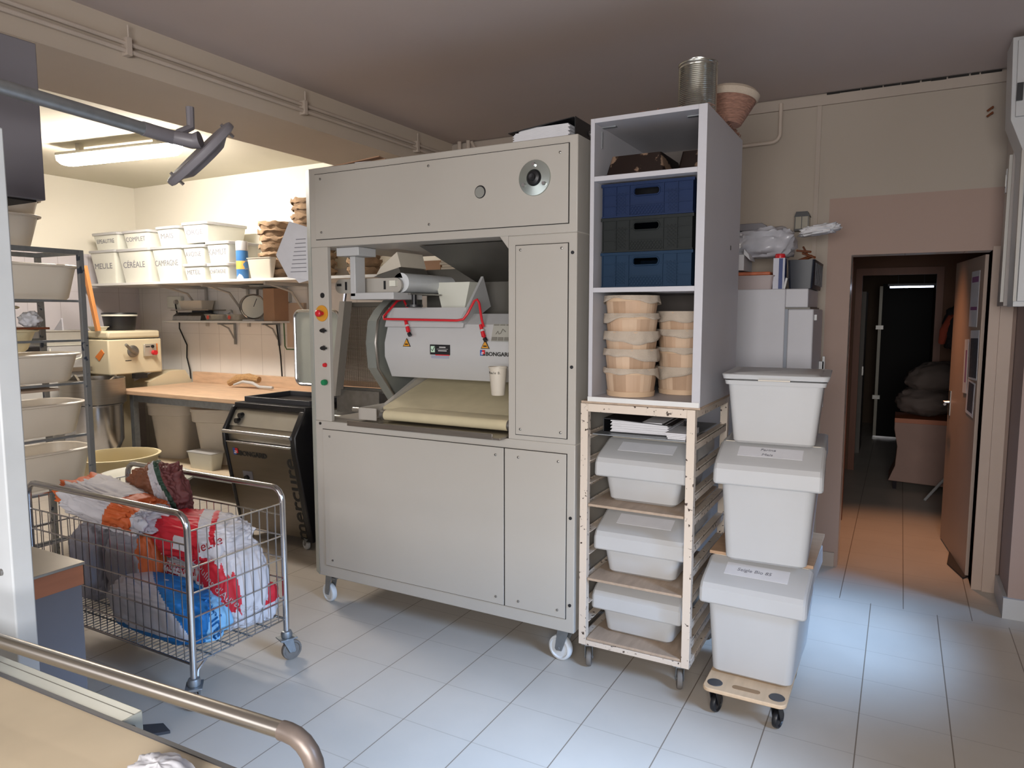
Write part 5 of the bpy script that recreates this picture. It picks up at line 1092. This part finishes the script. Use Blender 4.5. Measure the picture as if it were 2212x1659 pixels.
for a, c in ((0, 1), (1, 2), (2, 3), (3, 0)):
    (xa, za), (xb, zb) = q[a], q[c]; b = MB(); b.tube([(xa, 3.60, za), (xb, 3.60, zb)], .02, 4); b.build('frame_bar', M_inner if a else M_machdk, t)
b = MB(); b.prism([(-3.295, 1.06), (-3.245, 1.06), (-3.145, 1.68), (-3.19, 1.68)], 'y', 3.50, 3.57); b.build('cream_flank', M_mach, t)
MB().tube([(-3.17, 3.52, 1.67), (-3.155, 3.52, 1.75), (-3.11, 3.52, 1.75)], .012, 8).build('grab_hook', M_chrome, t)
MB().box(-3.28, -2.92, 3.55, 3.64, .95, 1.10).build('bearing_beam', M_dull, t); MB().box(-3.36, -2.84, 3.42, 3.72, .86, .95).build('trough', M_dull, t, bevel=.01)
b = MB(); b.box(-3.3, -2.9, 3.45, 3.70, .0, .86); b.build('stand', M_inner, t)
MB().cyl((-3.0, 3.40, 1.0), (-2.85, 3.40, 1.0), .02, 14).build('roller_shaft', M_chrome, t)

# ------------------------------------------------------------------ tall rack of dough tubs
t = thing('tub_rack', 'tall worn galvanised rack on the left holding stacked dough tubs', 'rack', (-4.17, 1.95, 0))
M_worn = mat('worn_galvanised', '#8b8d8e', .5, scale=22, col2='#3c4656', thr=.62, metal=.5)
for x in (-4.38, -3.965):
    for y in (1.52, 2.285): MB().box(x, x+.025, y, y+.028, .09, 1.945).build('post', M_worn, t, bevel=.001)
for x in (-4.38, -3.965): MB().box(x, x+.025, 1.548, 2.285, 1.92, 1.945).build('top_bar', M_galv, t)
for y in (1.52, 2.285): MB().box(-4.355, -3.965, y, y+.02, 1.92, 1.945).build('top_bar', M_galv, t)
for z in (.38, .645, .935, 1.225, 1.46, 1.675):
    for x in (-4.355, -3.985): MB().box(x, x+.02, 1.548, 2.285, z-.012, z).build('runner', M_galv, t)
for z in (.12,):
    for x in (-4.38, -3.965): MB().box(x, x+.025, 1.548, 2.285, z, z+.025).build('low_bar', M_galv, t)
for x in (-4.36, -3.95):
    for y in (1.56, 2.27): castor(t, x, y, .09, .038, M_rubber, M_galv, 1.0, .024)
def dough_tub(label, x0, x1, y0, y1, z, h, m=None, tp=.035):
    t = thing('dough_tub', label, 'tub', ((x0+x1)/2, (y0+y1)/2, z), 0, 'oval dough tubs in the tall rack')
    m = m or M_ply; r = .11
    b = MB(); b.rr([(x0+tp+.01, x1-tp-.01, y0+tp+.01, y1-tp-.01, r, z), (x0+tp, x1-tp, y0+tp, y1-tp, r, z+.012), (x0, x1, y0, y1, r+.02, z+h), (x0+.006, x1-.006, y0+.006, y1-.006, r+.015, z+h), (x0+tp+.006, x1-tp-.006, y0+tp+.006, y1-tp-.006, r-.005, z+.014)], k=8); b.build('shell', m, t)
    b = MB(); b.rr([(x0-.002, x1+.002, y0-.002, y1+.002, r+.02, z+h-.012), (x0-.014, x1+.014, y0-.014, y1+.014, r+.034, z+h-.008), (x0-.016, x1+.016, y0-.016, y1+.016, r+.036, z+h-.001), (x0-.002, x1+.002, y0-.002, y1+.002, r+.022, z+h+.004), (x0+.004, x1-.004, y0+.004, y1-.004, r+.016, z+h)], k=8, cap0=False, cap1=False); b.build('rim', m, t)
    return t
M_tub1 = mat('dough_tub_plastic', '#ddd3c3', .42, var=.02); M_tub2 = mat('cream_tub_plastic', '#dccfa9', .42, var=.02)
dough_tub('beige dough tub on top of the tall rack, the lower of the nested pair', -4.37, -3.975, 1.42, 2.16, 1.947, .165, M_tub1)
dough_tub('beige dough tub on top of the tall rack, the upper of the nested pair', -4.36, -3.985, 1.40, 2.17, 2.035, .165, M_tub1) 
dough_tub('beige dough tub on the highest runners of the tall rack', -4.33, -3.99, 1.42, 2.35, 1.677, .185, M_tub1)
dough_tub('smaller cream tub on the second runners of the tall rack', -4.30, -3.99, 1.40, 2.03, 1.462+.075, .10, M_tub2)
dough_tub('cream tub below the brown board in the tall rack', -4.33, -3.99, 1.40, 2.12, 1.40-.0, .115, M_tub2)
dough_tub('beige dough tub on the third runners of the tall rack', -4.33, -3.99, 1.42, 2.33, 1.227, .155, M_tub1)
dough_tub('beige dough tub on the fourth runners of the tall rack', -4.33, -3.99, 1.42, 2.345, .937, .175, M_tub1)
dough_tub('beige dough tub on the fifth runners of the tall rack', -4.33, -3.99, 1.42, 2.37, .647, .205, M_tub1)
for z, y1, lb in ((1.517, 2.14, 'brown baking board in the tall rack under the smaller cream tub'), (1.185, 2.17, 'stained baking board in the tall rack under the third dough tub')):
    o = MB().box(-4.34, -3.99, 1.40, y1, z, z+.012).build('baking_board', M_brown if z > 1.4 else M_shelfwood, base=(-4.16, 1.8, z), bevel=.002); put(o, lb, 'board')
blob('paper_bag', 'small crumpled white paper bag beside the smaller cream tub in the rack', 'bag', (-4.08, 2.09, 1.568), .045, .05, .042, M_paper, 41, .3, crumple=.3, freq=2, flat=.9)
# big round tubs on the floor
def round_tub(name, label, x, y, z, r, h, lid=False, handle=False):
    t = thing(name, label, 'tub', (x, y, z), 0)
    pr = [(.0001, 0), (r*.78, 0), (r*.80, .01), (r*.96, h-.05), (r*.97, h-.02), (r*1.04, h-.015), (r*1.05, h), (r*.98, h+.002), (r*.94, h-.03), (r*.78, .02), (.0001, .015)]
    MB().lathe(pr, (x, y, z), 44).build('shell', M_tub2, t)
    if lid: MB().lathe([(.0001, h+.03), (r*.82, h+.028), (r*.88, h+.036), (r*1.0, h+.018), (r*1.08, h+.006), (r*1.08, h-.006), (r*1.055, h-.006)], (x, y, z), 44).build('lid', M_plc, t)
    if handle:
        a = -.55; MB().tube([(x+r*1.0*math.cos(a-.25), y+r*math.sin(a-.25), z+h-.08), (x+r*1.14*math.cos(a-.22), y+r*1.14*math.sin(a-.22), z+h-.10), (x+r*1.14*math.cos(a+.3), y+r*1.14*math.sin(a+.3), z+h-.10), (x+r*1.0*math.cos(a+.35), y+r*math.sin(a+.35), z+h-.08)], .012, 8).build('handle', M_tub2, t)
    return t
round_tub('round_tub', 'large open cream tub with a side handle behind the tall rack', -4.82, 2.98, 0, .27, .61, False, True)
round_tub('round_tub', 'large lidded tub standing behind the wire trolley beside the tall rack', -4.12, 2.70, 0, .28, .575, True)
round_tub('round_tub', 'wide cream tub below the dough tubs at the bottom of the tall rack', -4.16, 1.84, .147, .155, .40)

# ------------------------------------------------------------------ wire trolley with flour sacks
CXa, CXb, CYa, CYb = -3.56, -2.425, 1.765, 2.255
t = cart = thing('wire_trolley', 'chromed wire mesh trolley on castors full of flour sacks', 'trolley', (-3.0, 2.0, 0))
for y in (CYa, CYb):
    pth = [(CXa, y, .13), (CXa, y, .755)]+[(CXa+.06-.06*math.cos(math.radians(a)), y, .755+.06*math.sin(math.radians(a))) for a in (20, 45, 70, 90)]+[(CXb-.06+.06*math.sin(math.radians(a)), y, .755+.06*math.cos(math.radians(a))) for a in (0, 20, 45, 70)]+[(CXb, y, .755), (CXb, y, .13)]
    MB().tube(pth, .0135, 12).build('hoop_frame', M_chrome, t)
for x in (CXa, CXb):
    for y in (CYa, CYb):
        MB().lathe([(.016, .112), (.024, .114), (.026, .13), (.022, .142), (.0135, .145)], (x, y, 0), 16).build('collar', M_galv, t)
        castor(t, x, y, .113, .047, M_rubber, M_galv, (2.4 if x == CXb and y == CYa else 1.2), .026)
zz = [.2, .29, .39, .49, .595, .69]
def wires(thick, thin, name, m):
    b = MB()
    for a, c in thick: b.tube([a, c], .0038, 5)
    for a, c in thin: b.tube([a, c], .0022, 5)
    return b.build(name, m, t)
for y in (CYa, CYb):
    wires([((CXa, y, z), (CXb, y, z)) for z in zz], [((CXa+(CXb-CXa)*k/22, y, .2), (CXa+(CXb-CXa)*k/22, y, .69)) for k in range(1, 22)], 'side_mesh', M_chrome)
for x in (CXa, CXb):
    wires([((x, CYa, z), (x, CYb, z)) for z in zz[:-1]+[.745]], [((x, CYa+(CYb-CYa)*k/11, .2), (x, CYa+(CYb-CYa)*k/11, .745)) for k in range(1, 11)], 'end_mesh', M_chrome)
wires([((CXa, CYa+(CYb-CYa)*k/5, .196), (CXb, CYa+(CYb-CYa)*k/5, .196)) for k in range(0, 6)], [((CXa+(CXb-CXa)*k/40, CYa, .2), (CXa+(CXb-CXa)*k/40, CYb, .2)) for k in range(1, 40)], 'bottom_mesh', M_galv)
b = MB(); b.tube([(CXb, CYa+.06, .2), (CXb-.0, CYa+.02, .17), (CXb, CYa+.015, .14)], .006, 6); b.build('brace', M_chrome, t)

G = 'paper flour sacks in the wire trolley'
from mathutils.bvhtree import BVHTree
def decal(word, size, m, sack, org, xd, yd, sx=1.0, bold=0.0):
    """lettering laid onto the surface of a sack"""
    o = text('printed_word', word, size, m, None, org, xd, yd, sx=sx, bold=bold)
    me = o.data; M0 = MW[sack.name]
    bm = bmesh.new(); bm.from_mesh(sack.data); bm.transform(M0); tree = BVHTree.FromBMesh(bm); bm.free()
    n = Vector(xd).normalized().cross(Vector(yd).normalized())
    for v in me.vertices:
        hit = tree.ray_cast(v.co+n*.25, -n, .6)
        if hit[0] is not None: v.co = hit[0]+n*.0025
    me.transform(M0.inverted()); o.parent = sack; MW[o.name] = M0
    return o
def sack(label, c, sx, sy, sz, m, seed, f=None, mats=None, **k):
    a = dict(amp=.10, nseg=170, nring=120, power=.62, crumple=.07, freq=1.7, group=G); a.update(k)
    return blob('flour_sack', label, 'sack', c, sx, sy, sz, m, seed, a.pop('amp'), f, mats, **a)
def hz(p): return p.x*.88+p.y*.48      # along the front of the heap
def f_blue(p):
    h = hz(p)
    if h > .66+.1*p.z: return 2
    return 1 if h > .16-.38*p.z or p.z < -.58 else 0
sb = sack('white flour sack with a blue end lying at the front bottom of the wire trolley', (-2.765, 1.90, .318), .315, .115, .118, M_sack, 2, f_blue, [M_sack, M_sackb, M_sacklb], rz=.05, flat=.95)
decal('farine', .085, M_sackb, sb, (-2.46, 1.90, .335), (.0, .25, -1), (.1, 1, .25), bold=.001)
def f_or(p):
    return 1 if .12+.05*math.sin(p.z*9)+.03*math.sin(p.z*23) < hz(p) < .80 and -.62 < p.z < .97 else 0
so_ = sack('upright white flour sack with an orange print, under the draped sack', (-3.10, 2.03, .415), .185, .13, .215, M_sack, 6, f_or, [M_sackg, M_sacko], flat=.98)
def f_or2(p): return 1 if (.34+.1*p.z < p.x < .84 and p.z > -.55) or (p.x < -.70 and p.z > -.4) else 0
sack('long white sack with orange ends draped along the top left of the wire trolley', (-3.225, 1.97, .705), .335, .12, .082, M_sack, 9, f_or2, [M_sack, M_sacko], amp=.16, crumple=.14, freq=2.3, rz=-.04, tilt=(0, .11))
sack('greyish white sack standing at the left end of the wire trolley', (-3.42, 2.04, .40), .115, .15, .20, M_sackg, 12, flat=.98)
def f_red(p):
    h = hz(p); e = .05*math.sin(h*21)+.04*math.sin(h*43)
    if -.52 < h < -.16 and -.25 < p.z < .35: return 0
    if h < .02 and p.z > -.75+e: return 1
    return 1 if (h < .25 and -.62+e < p.z < -.38+e) or (.28 < h < .40 and p.z > .2) else 0
sr = sack('white flour sack with broad red print in the middle of the wire trolley', (-2.765, 2.085, .590), .25, .13, .10, M_sack, 15, f_red, [M_sack, M_sackr], amp=.13, crumple=.10, freq=2.0)
decal('Meule', .06, M_sackr, sr, (-2.60, 1.99, .60), (.75, .6, .35), (-.3, .0, 1))
sw = sack('white flour sack with red lettering lying under the broad red sack', (-2.82, 2.10, .372), .19, .12, .125, M_sack, 21)
decal("D'AUVERGNE", .036, M_sackr, sw, (-2.80, 1.98, .455), (.86, .5, 0), (0, -.1, 1), bold=.0008); decal('DETLON', .055, M_sackr, sw, (-2.80, 1.98, .412), (.86, .5, 0), (0, -.1, 1), bold=.001)
def f_red2(p):
    h = hz(p); e = .07*math.sin(h*17)+.05*math.sin(h*37+p.z*9)
    return 1 if -.42+e < p.z+.55*h-.15 < .42+e and -.95 < h < .62+e else 0
s2 = sack('white sack with a ragged red print leaning at the right end of the wire trolley', (-2.56, 2.085, .40), .125, .13, .195, M_sack, 24, f_red2, [M_sack, M_sackr], tilt=(-.05, -.12), flat=.98)
decal("Moulins d'Auvergne", .045, M_inkw, s2, (-2.50, 1.97, .42), (.60, .42, -.62), (.48, .34, .8))
def f_red3(p): return 1 if p.z > .0 and p.x > -.5 else 0
sack('small crumpled white and red sack end in the far right corner of the trolley', (-2.49, 2.18, .30), .055, .065, .09, M_sack, 27, f_red3, [M_sack, M_sackr], amp=.2, crumple=.2, nseg=40, nring=28, power=.8, flat=.98)
def f_br(p):
    h = hz(p)
    if h < .0 and p.z > .25-.6*h-.3: return 1
    if .34 < h+.15*p.z < .50: return 3
    return 2 if h+.15*p.z >= .50 else (1 if h < -.85 else 0)
sack('crumpled white, brown and green sack sticking up at the back of the wire trolley', (-3.14, 2.145, .722), .18, .09, .148, M_sack, 30, f_br, [M_sack, M_sackbr, M_sackwi, M_sackgr], amp=.16, crumple=.14, freq=2.2, power=.78, tilt=(.1, -.30))

# ------------------------------------------------------------------ things close to the camera on the left
t = thing('low_unit', 'low grey unit with a steel top and orange wooden edge beside the white upright', 'unit', (-2.8, 1.1, 0))
MB().box(-3.3, -2.435, .90, 1.355, .0, .672).build('body', M_anth, t)
MB().box(-3.3, -2.430, .88, 1.362, .672, .742).build('wooden_edge', mat('orange_wood_edge', '#b06c47', .5, var=.12, scale=5, stretch=(1, 1, 6)), t, bevel=.002)
MB().box(-3.3, -2.425, .88, 1.366, .742, .752).build('steel_top', M_brush, t, bevel=.001)
t = thing('white_upright', 'tall white slotted upright at the left edge of the picture', 'upright', (-2.05, .93, 0))
MB().box(-2.33, -1.915, .90, .95, 0, 2.045).build('upright_panel', mat('upright_white', '#b9bec2', .5), t, bevel=.004)
for z in (.96, 1.10, 1.24, 1.0-.18): MB().box(-2.020, -2.016, .897, .9005, z, z+.11).build('slot', M_brown, t)
for z in (1.40, .95): MB().lathe([(.0001, .006), (.008, .006), (.009, 0)], (-1.965, .90, z), 10, RY).build('bolt', M_dull, t)
t = thing('hanging_box', 'dark grey metal box hanging at the upper left behind the white upright', 'box', (-2.85, 1.0, 1.98))
MB().box(-3.05, -2.585, .45, 1.40, 1.985, 2.50).build('shell', M_hood, t, bevel=.003)
MB().box(-3.03, -2.605, .47, 1.38, 1.979, 1.985).build('dark_underside', M_gap, t)
for y in (.55, .70): MB().cyl((-2.8, y, 2.50), (-2.8, y, ZC), .012, 10).build('hanger', M_galv, t)
t = thing('swivel_arm', 'grey metal arm with an oval clamp plate reaching in from the upper left', 'arm', (-2.24, 1.6, 2.2))
A = Vector((-2.285, .70, 2.265)); Bp = Vector((-2.235, 1.665, 2.205))
MB().tube([A, Bp], .0215, 16).build('arm_tube', M_galv, t)
dirv = (Bp-A).normalized()
MB().tube([Bp-dirv*.13, Bp-dirv*.02], .0235, 16).build('sleeve', M_hood, t)
MB().tube([Bp-dirv*.03, Bp+Vector((.03, .03, -.005)), Bp+Vector((.055, .045, .0))], [.022, .026, .03], 14).build('elbow', M_hood, t)
# oval plate seen nearly edge on
pc = Vector((-2.215, 1.735, 2.165)); axu = Vector((.092, .055, .098)).normalized()
vw = (pc-Vector((0, 0, 1.6))).normalized(); axn = axu.cross(vw).normalized(); axn = (axn*math.cos(.09)+axu.cross(axn)*math.sin(.09)).normalized(); axv = axu.cross(axn)
def oval(sc, off): return [pc+axu*(.155*sc*math.cos(a))+axv*(.085*sc*math.sin(a))+axn*off for a in [2*PI*k/40 for k in range(40)]]
MB().loft([oval(.93, -.014), oval(.99, -.010), oval(1.0, 0), oval(.99, .010), oval(.93, .014)]).build('oval_plate', M_hood, t)
MB().loft([oval(.5, -.035), oval(.75, -.014)]).build('boss', M_hood, t)
for s in (-1, 1): MB().tube([pc+axu*.125*s-axn*.035+axv*-.02, pc+axu*.125*s+axn*.022+axv*-.02], .006, 8).build('bolt', M_chrome, t)
MB().tube([Bp+Vector((.0, 0, .02)), Bp+Vector((.0, .05, .05)), Bp+Vector((.0, .05, .12))], .014, 8).build('ceiling_link', M_hood, t)
MB().tube([Bp+Vector((.0, .05, .12)), Vector((-2.235, 1.715, ZC))], .006, 8).build('hanger_rod', M_galv, t) if False else None
MB().box(-2.42, -2.15, .60, .66, 2.20, 2.33).build('arm_mount', M_galv, t); MB().cyl((-2.285, .63, 2.3), (-2.285, .63, ZC), .02, 12).build('mount_post', M_galv, t)

# foreground dough sheeter table
t = thing('sheeter_table', 'floury table of a dough machine with a rail along it, in the lower left foreground', 'table', (-1.4, .5, 0))
TB = Matrix.Translation((-1.23, .775, 0)) @ Matrix.Rotation(.030, 4, 'Z')
MB().box(-1.1, .86, -.60, -.037, .832, .849, TB).build('canvas_belt', M_flour, t)
MB().box(-1.1, .0, -.036, .008, .795, .850, TB).build('steel_rim', M_green3, t, bevel=.002)
MB().box(-1.1, .86, -.044, -.035, .80, .8515, TB).build('belt_edge', M_dkgrey, t)
MB().box(-1.1, .0, -.010, -.0085, .850, .8505, TB).build('rim_fold', M_inner, t)
MB().box(-1.1, .86, -.61, -.03, .74, .83, TB).build('bed', M_machdk, t)
MB().lathe([(.0001, .004), (.006, .004), (.007, 0)], TB @ Vector((.001, -.015, .825)), 10, Matrix.Rotation(PI/2, 4, 'Y')).build('end_bolt', M_dull, t)
for x in (-1.0, .70): MB().box(x, x+.06, -.50, -.42, 0, .74, TB).build('leg', M_machdk, t)
r0 = Vector((-1.98, .692, .93)); r1 = Vector((-.835, .772, .93)); dv = (r1-r0).normalized()
pth = [r0, r0.lerp(r1, .5), r1]
MB().tube(pth, .0135, 16).build('guard_rail', M_brush, t)
bend = [r1+dv*(-.012)]+[r1+dv*(.055*math.sin(math.radians(a)))+Vector((0, 0, -.055*(1-math.cos(math.radians(a))))) for a in (0, 18, 36, 54, 72, 90)]
bend += [bend[-1]+Vector((0, 0, -.12)), bend[-1]+Vector((0, 0, -.35))]
MB().tube(bend, .0155, 16).build('rail_bend', mat('worn_brown_grey_paint', '#6d625b', .4, var=.15, scale=20, metal=.3), t)
MB().tube([bend[-1], bend[-1]+Vector((-.08, -.06, -.0)), bend[-1]+Vector((-.12, -.2, 0))], .012, 10).build('rail_mount', M_dull, t)
MB().tube([r0+Vector((.32, .022, -.0)), r0+Vector((.318, .03, -.05)), r0+Vector((.317, .025, -.095))], .007, 8).build('rail_bracket', M_dkgrey, t)
blob('crumpled_paper', 'small crumpled white paper lying on the floury foreground table', 'paper', (-1.005, .66, .868), .06, .045, .020, M_paper, 61, .2, crumple=.2, flat=.9)
o = MB().prism([(-2.53, 1.58), (-2.46, 1.53), (-2.38, 1.62), (-2.45, 1.64)], 'z', .001, .012).build('dark_scrap', M_dkgrey, base=(-2.45, 1.58, 0)); put(o, 'small dark scrap on the floor tiles in front of the wire trolley', 'scrap')
